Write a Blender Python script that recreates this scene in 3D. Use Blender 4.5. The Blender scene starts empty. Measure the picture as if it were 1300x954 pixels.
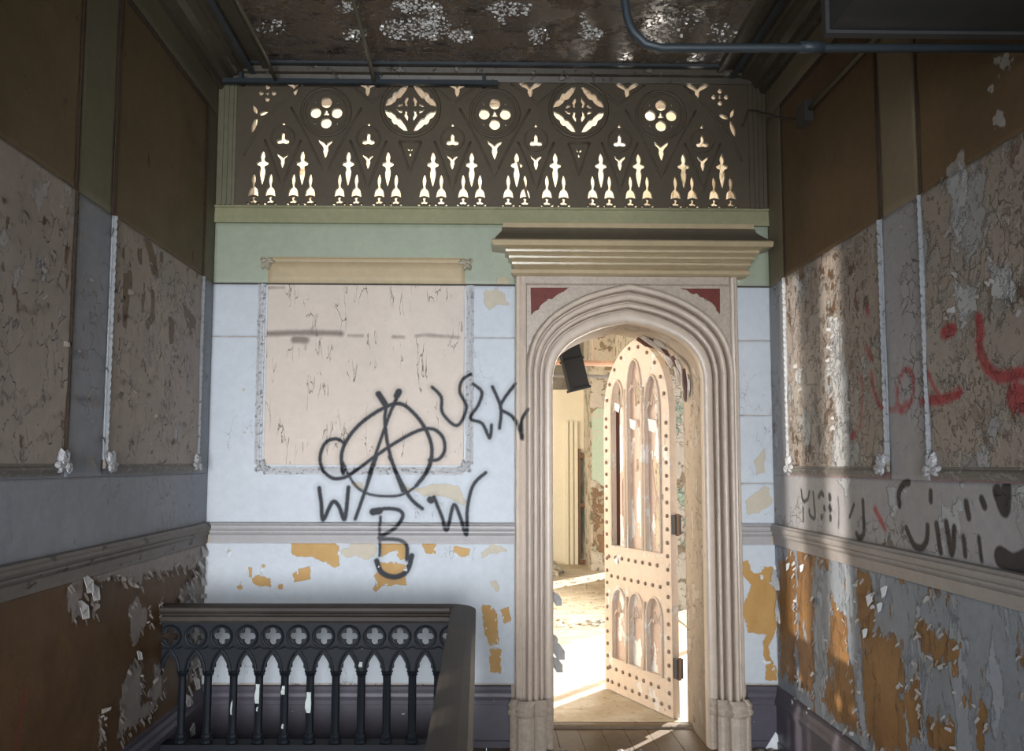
import bpy, bmesh, math, random
import numpy as np
from mathutils import Vector, Matrix
R = random.Random(7)
PI = math.pi
# ---------------------------------------------------------------- camera
F, PX, PY = 1080.0, 621.0, 502.0            # focal length and principal point in 1300x954 pixels
EYE = np.array([0, 0, 1.55])
_yaw, _pit, _rol = 0.012, math.atan(.0814), 0.0037
_f = np.array([math.sin(_yaw)*math.cos(_pit), math.cos(_yaw)*math.cos(_pit), math.sin(_pit)])
_r = np.array([math.cos(_yaw), -math.sin(_yaw), 0.0]); _u = np.cross(_r, _f)
_r2 = _r*math.cos(_rol)+_u*math.sin(_rol); _u2 = _u*math.cos(_rol)-_r*math.sin(_rol)
cd = bpy.data.cameras.new('camera'); cam = bpy.data.objects.new('camera', cd)
bpy.context.scene.collection.objects.link(cam)
cd.sensor_width = 36; cd.lens = F/1300*36; cd.shift_x = (650-PX)/1300; cd.shift_y = (PY-477)/1300
cd.clip_start = .05; cd.clip_end = 200
cam.matrix_world = Matrix([[_r2[i], _u2[i], -_f[i], EYE[i]] for i in range(3)]+[[0, 0, 0, 1]])
SC = bpy.context.scene; SC.camera = cam
def ray(px, py): return _f*F+_r2*(px-PX)+_u2*(PY-py)
def hit(px, py, ax, val):
    d = ray(px, py); return EYE+d*((val-EYE[ax])/d[ax])
# ---------------------------------------------------------------- world, lights, exposure
SC.view_settings.view_transform = 'Standard'; SC.view_settings.look = 'None'
SC.view_settings.exposure = 0.0; SC.view_settings.gamma = 1.0
w = bpy.data.worlds.new('sky'); SC.world = w; w.use_nodes = True
w.node_tree.nodes['Background'].inputs[0].default_value = (.75, .86, 1, 1)
w.node_tree.nodes['Background'].inputs[1].default_value = 1.2
def light(name, kind, loc, aim, energy, color, **kw):
    l = bpy.data.lights.new(name, kind); l.energy = energy; l.color = color
    for k, v in kw.items(): setattr(l, k, v)
    o = bpy.data.objects.new(name, l); SC.collection.objects.link(o); o.location = loc
    o.rotation_euler = (Vector(aim)-Vector(loc)).to_track_quat('-Z', 'Y').to_euler()
    return o
light('landing_window_daylight', 'AREA', (-.45, -1.9, 1.25), (-.25, 4.0, 1.12), 104, (.91, .955, 1.0), shape='RECTANGLE', size=2.1, size_y=2.4, spread=1.25)
light('slit_window_light', 'SPOT', (-6, -3, 1.6), (1.67, 4.2, 1.5), 8500, (1.0, .93, .84), spot_size=.5, spot_blend=.3, shadow_soft_size=.06)
light('sun', 'SUN', (6, 12, 8), (6-.47, 12-.55, 8-.42), 16, (1.0, .93, .82), angle=.012)
light('far_room_window_daylight', 'AREA', (1.9, 8.5, 2.0), (-2, 8.0, 2.3), 400, (1.0, .93, .83), shape='RECTANGLE', size=3.4, size_y=2.6)
light('far_room_left_fill', 'AREA', (-3.8, 8.0, 2.0), (1, 7.6, 2.4), 400, (1.0, .90, .76), shape='RECTANGLE', size=4.0, size_y=2.6)  # unseen fill lamp added by the blank left wall to brighten the far ceiling
# ---------------------------------------------------------------- dimensions
D = 4.84
XL = float(hit(266, 510, 1, D)[0]); XR = float(hit(980.5, 510, 1, D)[0])
ZC = 3.86                                                  # ceiling
ZS = 2.58                                                  # old dropped-ceiling line
def E(px, py, y=D): p = hit(px, py, 1, y); return (float(p[0]), float(p[2]))
def L_(px, py): p = hit(px, py, 0, XL); return (float(p[1]), float(p[2]))
def R_(px, py): p = hit(px, py, 0, XR); return (float(p[1]), float(p[2]))
def zoomed(pts, s, ox, oy, fn): return [fn(ox+x*s, oy+y*s) for x, y in pts]
# ---------------------------------------------------------------- material toolkit
class T:
    def __init__(s, name, rough=.6, spec=.4, metal=0.0):
        s.m = bpy.data.materials.new(name); s.m.use_nodes = True; s.nt = s.m.node_tree
        s.b = s.nt.nodes['Principled BSDF']; s.b.inputs['Roughness'].default_value = rough
        s.b.inputs['Specular IOR Level'].default_value = spec; s.b.inputs['Metallic'].default_value = metal
    def n(s, t, **kw):
        q = s.nt.nodes.new(t)
        for k, v in kw.items(): setattr(q, k, v)
        return q
    def put(s, sock, v):
        if isinstance(v, bpy.types.NodeSocket): s.nt.links.new(v, sock)
        elif isinstance(v, (tuple, list)) and sock.type == 'RGBA': sock.default_value = (*v, 1)[:4]
        else: sock.default_value = v
    def math(s, op, a, b=0.0, c=0.0, clamp=False):
        q = s.n('ShaderNodeMath', operation=op, use_clamp=clamp)
        s.put(q.inputs[0], a); s.put(q.inputs[1], b); s.put(q.inputs[2], c); return q.outputs[0]
    def pos(s, world=True, st=(1, 1, 1)):
        o = s.n('ShaderNodeNewGeometry').outputs['Position'] if world else s.n('ShaderNodeTexCoord').outputs['Object']
        q = s.n('ShaderNodeVectorMath', operation='MULTIPLY'); s.nt.links.new(o, q.inputs[0]); q.inputs[1].default_value = st
        return q.outputs[0]
    def noise(s, sc, det=4, rough=.6, st=(1, 1, 1), world=True, dist=0.0):
        q = s.n('ShaderNodeTexNoise'); s.put(q.inputs['Vector'], s.pos(world, st))
        q.inputs['Scale'].default_value = sc; q.inputs['Detail'].default_value = det
        q.inputs['Roughness'].default_value = rough; q.inputs['Distortion'].default_value = dist
        return q.outputs['Fac']
    def crack(s, sc, st=(1, 1, 1), world=True, warp=.4):
        q = s.n('ShaderNodeTexVoronoi', feature='DISTANCE_TO_EDGE')
        v = s.n('ShaderNodeTexNoise'); s.put(v.inputs['Vector'], s.pos(world, st)); v.inputs['Scale'].default_value = sc*1.5; v.inputs['Detail'].default_value = 4
        a = s.n('ShaderNodeVectorMath', operation='MULTIPLY_ADD'); s.put(a.inputs[0], v.outputs['Color']); a.inputs[1].default_value = (warp/sc*3,)*3
        s.put(a.inputs[2], s.pos(world, st)); s.put(q.inputs['Vector'], a.outputs[0]); q.inputs['Scale'].default_value = sc
        return q.outputs['Distance']
    def step(s, x, thr, soft): return s.math('DIVIDE', s.math('SUBTRACT', x, thr), soft, clamp=True)
    def mix(s, f, a, b, mode='MIX'):
        q = s.n('ShaderNodeMix', data_type='RGBA', blend_type=mode); s.put(q.inputs[0], f)
        s.put(q.inputs[6], a); s.put(q.inputs[7], b); return q.outputs[2]
    def attr(s, nm): return s.n('ShaderNodeAttribute', attribute_name=nm).outputs['Fac']
def layered(name, base, layers=(), rough=.6, spec=.35, grime=.25, gscale=1.3, fine=.12, bump=.5, world=True, metal=0.0, bdist=.02):
    """base colour under a stack of layers; each layer: src, color, thr, soft (+ its own noise) and height"""
    t = T(name, rough, spec, metal); col = t.mix(0, base, base); h = t.math('MULTIPLY', t.noise(60, 3, world=world), fine*.25)
    h = t.math('ADD', h, t.math('MULTIPLY', t.noise(9, 4, world=world), fine*.6))
    for l in layers:
        st = l.get('st', (1, 1, 1)); soft = l.get('soft', .03)
        if l['src'] == 'noise': f = t.step(t.noise(l['sc'], l.get('det', 6), l.get('rg', .62), st, world, l.get('dist', 0.0)), l['thr'], soft)
        elif l['src'] == 'attr':
            x = t.attr(l['at'])
            if l.get('amp', 0): x = t.math('ADD', x, t.math('MULTIPLY', t.math('SUBTRACT', t.noise(l.get('sc', 25), 5, .65, st, world), .5), l['amp']))
            f = t.step(x, l.get('thr', 0.0), soft)
        elif l['src'] == 'crack':
            f = t.math('SUBTRACT', 1.0, t.step(t.crack(l['sc'], st, world), l['thr'], soft))
        if 'mask' in l:
            sc, thr, sf = l['mask']; f = t.math('MULTIPLY', f, t.step(t.noise(sc, 3, .5, l.get('mst', (1, 1, 1)), world), thr, sf))
        if 'notat' in l: f = t.math('MULTIPLY', f, t.math('SUBTRACT', 1.0, t.step(t.attr(l['notat']), 0, .004)))
        if 'inat' in l: f = t.math('MULTIPLY', f, t.step(t.attr(l['inat']), 0, .004))
        c = l['color']
        if 'color2' in l: c = t.mix(t.step(t.noise(l.get('c2s', 3), 4, world=world), .4, .25), c, l['color2'])
        col = t.mix(t.math('MULTIPLY', f, l.get('op', 1.0)), col, c)
        if l.get('h'): h = t.math('ADD', h, t.math('MULTIPLY', f, l['h']))
    g = t.noise(gscale, 6, .65, (1, 1, .6), world)
    col = t.mix(1.0, col, t.mix(t.step(g, .25, .5), (1-grime,)*3, (1, 1, 1)), 'MULTIPLY')
    g2 = t.noise(22, 5, .7, world=world)
    col = t.mix(1.0, col, t.mix(t.step(g2, .3, .4), (1-grime*.6,)*3, (1, 1, 1)), 'MULTIPLY')
    t.put(t.b.inputs['Base Color'], col)
    bp = t.n('ShaderNodeBump'); bp.inputs['Strength'].default_value = bump; bp.inputs['Distance'].default_value = bdist
    t.put(bp.inputs['Height'], h); t.put(t.b.inputs['Normal'], bp.outputs[0])
    return t.m
BLK = (.018, .02, .026); RED = (.34, .02, .03); OCH = (.42, .235, .075); TAN = (.52, .43, .31)
graf = dict(src='attr', at='spray', color=BLK, thr=-.002, soft=.009, amp=.006, sc=60, op=1.0)
halo = dict(src='attr', at='spray', color=BLK, thr=-.028, soft=.04, amp=.012, sc=60, op=.28)
def redl(op=.8): return dict(src='attr', at='red_spray', color=RED, thr=-.006, soft=.016, amp=.02, sc=45, op=op)
M = {}
M['pale'] = layered('pale_blue_plaster_paint', (.51, .54, .58), [
    dict(src='noise', sc=1.1, thr=.5, soft=.35, color=(.57, .56, .57), op=.6),
    dict(src='crack', sc=7, thr=.0, soft=.010, color=(.25, .24, .24), mask=(3, .60, .05), st=(1.6, 1, .7), h=-.15),
    dict(src='attr', at='tan_patch', color=(.50, .44, .35), amp=.05, sc=17, soft=.003, h=-.25),
    dict(src='attr', at='patch', color=OCH, color2=(.50, .31, .12), amp=.045, sc=18, soft=.003, h=-.35),
    halo, graf], rough=.55, spec=.2, grime=.16)
M['green'] = layered('pale_green_plaster_paint', (.33, .365, .275), [
    dict(src='noise', sc=2.2, thr=.66, soft=.1, color=(.30, .30, .22), op=.5),
    dict(src='attr', at='tan_patch', color=(.42, .36, .24), amp=.03, sc=22, soft=.004, h=-.25)], rough=.5, grime=.2)
M['endpanel'] = layered('cracked_cream_panel_paint', (.59, .50, .43), [
    dict(src='noise', sc=.9, thr=.45, soft=.3, color=(.53, .47, .43), op=.6),
    dict(src='crack', sc=8, thr=.0, soft=.014, color=(.24, .19, .15), mask=(7, .55, .04), st=(2.4, 1, .42), mst=(1.5, 1, .7), h=-.4),
    dict(src='noise', sc=24, thr=.68, soft=.03, color=(.42, .35, .29), st=(2, 1, .8), h=-.2, op=.6),
    dict(src='attr', at='stain', color=(.17, .13, .11), soft=.02, amp=.02, sc=14, op=.85, thr=-.01),
    halo, graf], rough=.55, spec=.2, grime=.15, bump=.8)
M['endpaneltop'] = layered('old_tan_panel_paint', (.46, .36, .22), [], rough=.55, grime=.2)
M['whitemould'] = layered('chipped_white_moulding_paint', (.50, .50, .51), [
    dict(src='noise', sc=55, thr=.58, soft=.06, color=(.33, .31, .30), h=-.5),
    graf], rough=.45, grime=.2, bump=.9, bdist=.008)
M['sidemould'] = layered('grimy_white_side_moulding', (.29, .30, .315), [dict(src='noise', sc=50, thr=.60, soft=.05, color=(.18, .16, .14), h=-.4)], rough=.45, grime=.3, bump=.8, bdist=.008)
M['stone'] = layered('cream_painted_timber', (.57, .465, .375), [
    dict(src='noise', sc=6, thr=.68, soft=.02, color=(.50, .49, .48), st=(1.5, 1, .5), h=-.3, op=.7),
    dict(src='noise', sc=16, thr=.70, soft=.02, color=(.22, .17, .13), st=(1.5, 1, .4), h=-.4, op=.8),
    graf], rough=.38, spec=.5, grime=.25, bump=.35)
M['stonetop'] = layered('ochre_cream_glossy_cornice_paint', (.46, .36, .22), [], rough=.28, spec=.6, grime=.25, bump=.3)
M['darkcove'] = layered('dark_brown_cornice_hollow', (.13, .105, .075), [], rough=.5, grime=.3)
M['shelf'] = layered('olive_cream_sill_paint', (.33, .32, .19), [], rough=.4, grime=.3, bump=.3)
M['screen'] = layered('olive_brown_tracery_paint', (.100, .077, .050), [], rough=.55, grime=.3, bump=.3)
M['spandrel'] = layered('flaking_red_spandrel_paint', (.19, .035, .024), [
    dict(src='noise', sc=38, thr=.64, soft=.02, color=(.34, .24, .2), h=-.3)], rough=.6, grime=.5, bump=.8)
M['plum'] = layered('plum_grey_skirting_paint', (.085, .075, .095), [
    dict(src='noise', sc=26, thr=.70, soft=.02, color=(.5, .5, .5), h=-.3)], rough=.42, grime=.3)
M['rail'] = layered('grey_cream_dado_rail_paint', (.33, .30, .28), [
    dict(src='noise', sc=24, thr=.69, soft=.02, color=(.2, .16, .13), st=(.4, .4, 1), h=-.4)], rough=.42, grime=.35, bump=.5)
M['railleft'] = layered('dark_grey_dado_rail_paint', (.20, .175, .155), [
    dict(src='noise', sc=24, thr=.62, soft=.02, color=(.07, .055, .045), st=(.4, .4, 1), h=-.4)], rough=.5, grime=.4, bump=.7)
M['reveal'] = layered('scuffed_reveal_plaster', (.44, .36, .285), [dict(src='noise', sc=8, thr=.56, soft=.02, color=(.52, .45, .38), h=.5), dict(src='noise', sc=14, thr=.66, soft=.02, color=(.20, .14, .10), h=-.5), dict(src='crack', sc=9, thr=0.0, soft=.02, color=(.2, .15, .11), mask=(3, .5, .1), h=-.4)], rough=.7, grime=.3, bump=.9)
# side wall coats
peelR = [dict(src='noise', sc=5.5, thr=.50, soft=.05, color=(.32, .28, .24), h=.2, op=.9),
         dict(src='noise', sc=2.4, thr=.58, soft=.02, color=(.33, .325, .315), h=-.25, dist=.2, det=9),
         dict(src='noise', sc=12, thr=.56, soft=.02, color=(.13, .07, .035), st=(1, 1.3, .9), mask=(1.6, .42, .1), h=-.9, det=9),
         dict(src='noise', sc=6, thr=.60, soft=.015, color=(.40, .37, .34), st=(1, 1.2, .8), h=.5, det=10, rg=.7),
         dict(src='noise', sc=9, thr=.64, soft=.015, color=(.15, .085, .045), st=(1, 1.2, .7), h=-.8, det=10, rg=.72),
         dict(src='crack', sc=9, thr=.0, soft=.02, color=(.14, .10, .07), h=-.6, op=.7, mask=(5, .50, .06), st=(1, 1.3, .8)),
         dict(src='noise', sc=34, thr=.60, soft=.03, color=(.20, .145, .10), h=-.5, op=.8, mask=(1.3, .38, .15))]
M['panelR'] = layered('blistered_buff_panel_paint', (.315, .26, .215), peelR+[
    dict(src='attr', at='grey_patch', color=(.44, .44, .44), amp=.12, sc=14, soft=.006, h=-.3), redl(.9), graf], rough=.5, grime=.3, bump=1.0, bdist=.03)
M['wallR'] = layered('grey_wall_paint', (.335, .325, .33), [
    dict(src='noise', sc=4, thr=.60, soft=.02, color=(.42, .43, .44), h=.3, notat='patch'),
    dict(src='noise', sc=14, thr=.63, soft=.02, color=(.20, .11, .06), mask=(3, .56, .06), h=-.6, det=9),
    dict(src='crack', sc=16, thr=.0, soft=.03, color=(.16, .14, .13), mask=(3, .52, .1), h=-.5), redl(.85), graf], rough=.5, grime=.3, bump=.9, bdist=.025)
M['dadoR'] = layered('blue_grey_dado_paint_over_ochre', (.25, .275, .31), [
    dict(src='noise', sc=6, thr=.54, soft=.03, color=(.33, .36, .40), st=(1, 1.3, .5), det=9, h=.25),
    dict(src='noise', sc=14, thr=.66, soft=.02, color=(.30, .17, .07), st=(1, 1.5, .4), h=-.6),
    dict(src='attr', at='patch', color=(.31, .16, .055), color2=(.22, .11, .04), amp=.24, sc=12, st=(1, 1.6, .6), soft=.004, h=-.9),
    dict(src='noise', sc=7, thr=.585, soft=.012, color=(.27, .14, .05), st=(1, 1.5, .5), h=-.8, det=9, rg=.7, mask=(2.2, .5, .06)),
    dict(src='noise', sc=8, thr=.62, soft=.012, color=(.36, .38, .40), st=(1, 1.5, .5), h=.5, det=9, rg=.7)], rough=.55, grime=.35, bump=1.0, bdist=.025)
M['upperR'] = layered('old_brown_upper_wall_paint', (.15, .092, .042), [
    dict(src='noise', sc=1.4, thr=.5, soft=.2, color=(.105, .063, .03)),
    dict(src='noise', sc=20, thr=.70, soft=.02, color=(.08, .045, .025), h=-.5),
    dict(src='attr', at='grey_patch', color=(.36, .33, .29), amp=.12, sc=14, soft=.006, h=-.3)], rough=.6, grime=.35, bump=.6)
M['stileupper'] = layered('old_olive_stile_paint', (.165, .15, .095), [
    dict(src='noise', sc=24, thr=.70, soft=.02, color=(.10, .07, .04), h=-.5)], rough=.55, grime=.3, bump=.5)
peelL = [dict(src='noise', sc=3, thr=.55, soft=.1, color=(.33, .31, .29), op=.7),
         dict(src='noise', sc=7, thr=.60, soft=.015, color=(.40, .37, .35), st=(1, 1.3, .8), h=.5, det=10, rg=.7),
         dict(src='noise', sc=8.5, thr=.625, soft=.015, color=(.15, .085, .05), st=(1, 1.5, .8), h=-.8),
         dict(src='noise', sc=2.6, thr=.64, soft=.015, color=(.40, .40, .42), h=-.4),
         dict(src='crack', sc=8, thr=.0, soft=.018, color=(.12, .09, .07), h=-.6, mask=(5, .5, .06), st=(1, 1.2, .8)),
         dict(src='noise', sc=30, thr=.62, soft=.03, color=(.20, .15, .11), h=-.5, op=.7, mask=(1.5, .45, .15))]
M['panelL'] = layered('flaking_pink_buff_panel_paint', (.36, .30, .255), peelL+[
    dict(src='attr', at='patch', color=(.15, .10, .06), amp=.05, sc=26, st=(1, 1.6, .7), soft=.004, h=-.7)], rough=.5, grime=.3, bump=1.0, bdist=.03)
M['upperL'] = layered('old_brown_upper_wall_coat', (.16, .115, .058), [
    dict(src='noise', sc=1.2, thr=.5, soft=.2, color=(.12, .085, .042)),
    dict(src='noise', sc=11, thr=.67, soft=.02, color=(.06, .028, .015), st=(1, 1.6, .7), h=-.5)], rough=.6, grime=.35, bump=.6)
M['wallL'] = layered('blue_grey_wall_paint', (.28, .295, .33), [
    dict(src='noise', sc=14, thr=.66, soft=.02, color=(.22, .17, .13), h=-.5, mask=(2, .45, .1)),
    dict(src='crack', sc=8, thr=.0, soft=.012, color=(.16, .15, .15), mask=(2.5, .5, .1), h=-.3)], rough=.5, grime=.35, bump=.8)
M['dadoL'] = layered('bare_brown_dado_plaster', (.13, .068, .026), [
    dict(src='noise', sc=1.6, thr=.5, soft=.3, color=(.095, .05, .022)),
    dict(src='attr', at='grey_patch', color=(.33, .28, .25), amp=.12, sc=18, st=(1, 1.8, .6), soft=.005, h=1.0), redl(.22)], rough=.55, grime=.45, bump=1.0, bdist=.03)
M['flake'] = layered('curled_paint_flake', (.44, .42, .41), [], rough=.5, grime=.35)
M['flakedark'] = layered('curled_buff_paint_flake', (.32, .275, .24), [], rough=.5, grime=.4)
M['flakewhite'] = layered('white_paint_chip', (.62, .64, .66), [], rough=.5, grime=.2)
M['ceil'] = layered('wet_brown_ceiling_paint', (.15, .10, .06), [
    dict(src='noise', sc=4.5, thr=.58, soft=.02, color=(.05, .02, .01), st=(1, 2.0, 1), h=-.5),
    dict(src='noise', sc=28, thr=.5, soft=.1, color=(.17, .12, .075), h=.5, op=.6)], rough=.24, spec=1.0, grime=.4, bump=1.0, bdist=.02)
_m = M['ceil']; _t = T.__new__(T); _t.m = _m; _t.nt = _m.node_tree; _t.b = _t.nt.nodes['Principled BSDF']
_t.put(_t.b.inputs['Roughness'], _t.math('SUBTRACT', .42, _t.math('MULTIPLY', _t.step(_t.noise(2.6, 4, .6), .48, .1), .34)))
M['cornice'] = layered('dirty_brown_cornice_paint', (.105, .085, .06), [
    dict(src='noise', sc=22, thr=.60, soft=.04, color=(.30, .28, .25), st=(1, .12, 1), h=.5, op=.6)], rough=.4, spec=.35, grime=.5, bump=.7)
M['cornicegrey'] = layered('blue_grey_cornice_fillet', (.07, .08, .09), [], rough=.4, grime=.4)
M['floor'] = layered('dusty_brown_floorboards', (.20, .145, .095), [
    dict(src='noise', sc=3, thr=.52, soft=.15, color=(.12, .09, .065)),
    dict(src='noise', sc=45, thr=.68, soft=.03, color=(.38, .35, .31), h=.5),
    dict(src='noise', sc=18, thr=.66, soft=.03, color=(.07, .05, .035), h=-.3)], rough=.6, grime=.4, bump=.8)
M['ffloor'] = layered('plaster_dusted_far_floor', (.50, .42, .31), [
    dict(src='noise', sc=2.5, thr=.5, soft=.1, color=(.60, .53, .43), st=(1, 2, 1)),
    dict(src='noise', sc=26, thr=.64, soft=.03, color=(.26, .20, .14), h=.5)], rough=.75, grime=.3, bump=.9)
M['cream'] = layered('cream_far_wall_paint', (.80, .75, .61), [], rough=.6, grime=.12)
M['roughwall'] = layered('stripped_far_wall_plaster', (.62, .56, .47), [
    dict(src='noise', sc=7, thr=.56, soft=.03, color=(.34, .26, .18), h=-.6),
    dict(src='noise', sc=3, thr=.60, soft=.02, color=(.42, .50, .40), h=.4),
    dict(src='crack', sc=14, thr=.0, soft=.04, color=(.20, .16, .12), h=-.6, mask=(3, .5, .1))], rough=.7, grime=.3, bump=1.0)
M['fceil'] = layered('peeling_far_ceiling', (.72, .64, .50), [
    dict(src='noise', sc=1.1, thr=.56, soft=.02, color=(.82, .80, .74), dist=.5),
    dict(src='noise', sc=2.6, thr=.66, soft=.02, color=(.45, .28, .18))], rough=.7, grime=.2)
M['door'] = layered('cream_flaking_door_paint', (.60, .48, .38), [
    dict(src='noise', sc=9, thr=.58, soft=.015, color=(.68, .64, .60), st=(1, 1, .6), h=-.4),
    dict(src='noise', sc=19, thr=.68, soft=.02, color=(.24, .15, .10), st=(1, 1, .5), h=-.5)], rough=.5, grime=.25, bump=.6, world=False)
M['stud'] = layered('dull_brown_door_stud', (.22, .15, .11), [], rough=.5, grime=.3)
M['doorpanel'] = layered('pink_cream_door_panel', (.56, .42, .34), [
    dict(src='noise', sc=5, thr=.53, soft=.01, color=(.86, .84, .80), st=(1.5, 1, .45), h=-.5)], rough=.5, grime=.25, world=False)
M['redbrown'] = layered('dark_red_brown_timber', (.10, .035, .022), [], rough=.6, grime=.4)
M['iron'] = layered('black_blue_painted_cast_iron', (.008, .010, .014), [
    dict(src='noise', sc=40, thr=.72, soft=.02, color=(.12, .13, .14), h=-.3)], rough=.55, spec=.16, grime=.3, bump=.4)
M['handrail'] = layered('dark_worn_wooden_handrail', (.040, .031, .026), [
    dict(src='noise', sc=9, thr=.5, soft=.2, color=(.06, .048, .040), st=(.3, .3, 1))], rough=.55, spec=.2, grime=.35, bump=.2)
M['conduit'] = layered('blue_grey_painted_conduit', (.028, .038, .046), [], rough=.5, grime=.3, spec=.4)
M['conduitbrown'] = layered('olive_brown_painted_conduit', (.13, .115, .08), [], rough=.45, grime=.3)
M['duct'] = layered('dark_grey_sheet_duct', (.055, .055, .055), [], rough=.55, grime=.3, metal=.2)
M['blackduct'] = layered('black_plastic_sheeted_duct', (.006, .006, .007), [dict(src='noise', sc=14, thr=.66, soft=.05, color=(.05, .05, .05))], rough=.6, spec=.12, grime=.2, bump=.9, world=False)
M['rust'] = layered('orange_brown_timber_frame', (.22, .12, .07), [], rough=.6, grime=.4)
M['dark'] = layered('dark_void_plaster', (.07, .06, .055), [], rough=.8, grime=.3)
M['greyvoid'] = layered('grey_soot_marked_wall', (.24, .22, .19), [dict(src='noise', sc=3, thr=.55, soft=.1, color=(.1, .09, .08))], rough=.8, grime=.4)
# ---------------------------------------------------------------- object toolkit
def props(o, label=None, cat=None, group=None, kind=None):
    if label: o['label'] = label
    if cat: o['category'] = cat
    if group: o['group'] = group
    if kind: o['kind'] = kind
    return o
def link(name, me, mat=None, parent=None, smooth=False):
    if mat is not None and not me.materials: me.materials.append(mat)
    if smooth:
        me.polygons.foreach_set('use_smooth', [True]*len(me.polygons))
    o = bpy.data.objects.new(name, me); SC.collection.objects.link(o)
    if parent is not None: o.parent = parent
    return o
def empty(name, loc=(0, 0, 0), rz=0, parent=None):
    o = bpy.data.objects.new(name, None); SC.collection.objects.link(o); o.location = loc; o.rotation_euler = (0, 0, rz)
    o.empty_display_size = .1
    if parent: o.parent = parent
    return o
class MB:
    def __init__(s): s.v = []; s.f = []
    def add(s, v, f):
        k = len(s.v); s.v += [tuple(map(float, p)) for p in v]; s.f += [tuple(i+k for i in q) for q in f]; return s
    def box(s, x0, x1, y0, y1, z0, z1):
        v = [(x, y, z) for x in (x0, x1) for y in (y0, y1) for z in (z0, z1)]
        return s.add(v, [(0, 1, 3, 2), (4, 6, 7, 5), (0, 4, 5, 1), (2, 3, 7, 6), (0, 2, 6, 4), (1, 5, 7, 3)])
    def tube(s, pts, r, n=8, closed=False, flat=1.0):
        P = [Vector(p) for p in pts]; m = len(P); rr = r if isinstance(r, (list, tuple)) else [r]*m
        def tan(i):
            if closed: return (P[(i+1) % m]-P[i-1]).normalized()
            return (P[min(i+1, m-1)]-P[max(i-1, 0)]).normalized()
        t = tan(0); a = t.orthogonal().normalized(); v = []
        for i in range(m):
            t2 = tan(i); q = t.rotation_difference(t2); a = (q @ a); a = (a-t2*a.dot(t2)).normalized(); t = t2; b = t.cross(a)
            for k in range(n):
                w_ = 2*PI*k/n; v.append(P[i]+(a*math.cos(w_)+b*math.sin(w_))*rr[i])
        f = [(i*n+k, i*n+(k+1) % n, ((i+1) % m)*n+(k+1) % n, ((i+1) % m)*n+k) for i in range(m if closed else m-1) for k in range(n)]
        if not closed: f += [tuple(range(n))[::-1], tuple((m-1)*n+k for k in range(n))]
        return s.add(v, f)
    def lathe(s, prof, c=(0, 0, 0), n=12):
        v = [(c[0]+r*math.cos(2*PI*k/n), c[1]+r*math.sin(2*PI*k/n), c[2]+z) for r, z in prof for k in range(n)]
        m = len(prof); f = [(i*n+k, i*n+(k+1) % n, (i+1)*n+(k+1) % n, (i+1)*n+k) for i in range(m-1) for k in range(n)]
        f += [tuple(range(n))[::-1], tuple((m-1)*n+k for k in range(n))]
        return s.add(v, f)
    def prism(s, prof, p0, p1, out, up=(0, 0, 1)):
        """profile (o, z) extruded from p0 to p1"""
        p0, p1, out, up = map(Vector, (p0, p1, out, up)); n = len(prof)
        v = [p0+out*a+up*b for a, b in prof]+[p1+out*a+up*b for a, b in prof]
        return s.add(v, [(i, (i+1) % n, n+(i+1) % n, n+i) for i in range(n)]+[tuple(range(n))[::-1], tuple(range(n, 2*n))])
    def blob(s, c, rx, ry, rz, n=6, m=4, rot=None):
        v = []; rot = rot or Matrix.Identity(3)
        for i in range(m+1):
            ph = PI*(i+.001)/(m+.002)
            for k in range(n):
                q = rot @ Vector((rx*math.sin(ph)*math.cos(2*PI*k/n), ry*math.sin(ph)*math.sin(2*PI*k/n), rz*math.cos(ph)))
                v.append((c[0]+q.x, c[1]+q.y, c[2]+q.z))
        return s.add(v, [(i*n+k, (i+1)*n+k, (i+1)*n+(k+1) % n, i*n+(k+1) % n) for i in range(m) for k in range(n)])
    def mesh(s, name):
        me = bpy.data.meshes.new(name); me.from_pydata(s.v, [], s.f)
        bm = bmesh.new(); bm.from_mesh(me); bmesh.ops.recalc_face_normals(bm, faces=bm.faces); bm.to_mesh(me); bm.free()
        return me
    def obj(s, name, mat, parent=None, smooth=False): return link(name, s.mesh(name), mat, parent, smooth)
def vnoise(x, y, seed, sc):
    """value noise in numpy, 0..1"""
    rs = np.random.RandomState(seed); tb = rs.rand(64, 64); x = x*sc+17.3; y = y*sc+31.7
    xi = np.floor(x).astype(int); yi = np.floor(y).astype(int); fx = x-xi; fy = y-yi
    fx = fx*fx*(3-2*fx); fy = fy*fy*(3-2*fy)
    g = lambda a, b: tb[a % 64, b % 64]
    return (g(xi, yi)*(1-fx)+g(xi+1, yi)*fx)*(1-fy)+(g(xi, yi+1)*(1-fx)+g(xi+1, yi+1)*fx)*fy
def fbm(x, y, seed, sc): return sum(vnoise(x, y, seed+i, sc*2**i)/2**i for i in range(4))/1.875
def smooth_line(pts, n=5):
    if len(pts) < 3: return pts
    P = [pts[0]]+list(pts)+[pts[-1]]; out = []
    for i in range(1, len(P)-2):
        a, b, c, d = [np.array(q) for q in P[i-1:i+3]]
        for k in range(n):
            t = k/n; out.append(tuple(.5*((2*b)+(c-a)*t+(2*a-5*b+4*c-d)*t*t+(3*b-a-3*c+d)*t**3)))
    return out+[tuple(pts[-1])]
def seg_d(A, B, p, q):
    dx, dy = q[0]-p[0], q[1]-p[1]; t = np.clip(((A-p[0])*dx+(B-p[1])*dy)/(dx*dx+dy*dy+1e-12), 0, 1)
    return np.hypot(A-p[0]-t*dx, B-p[1]-t*dy)
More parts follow.
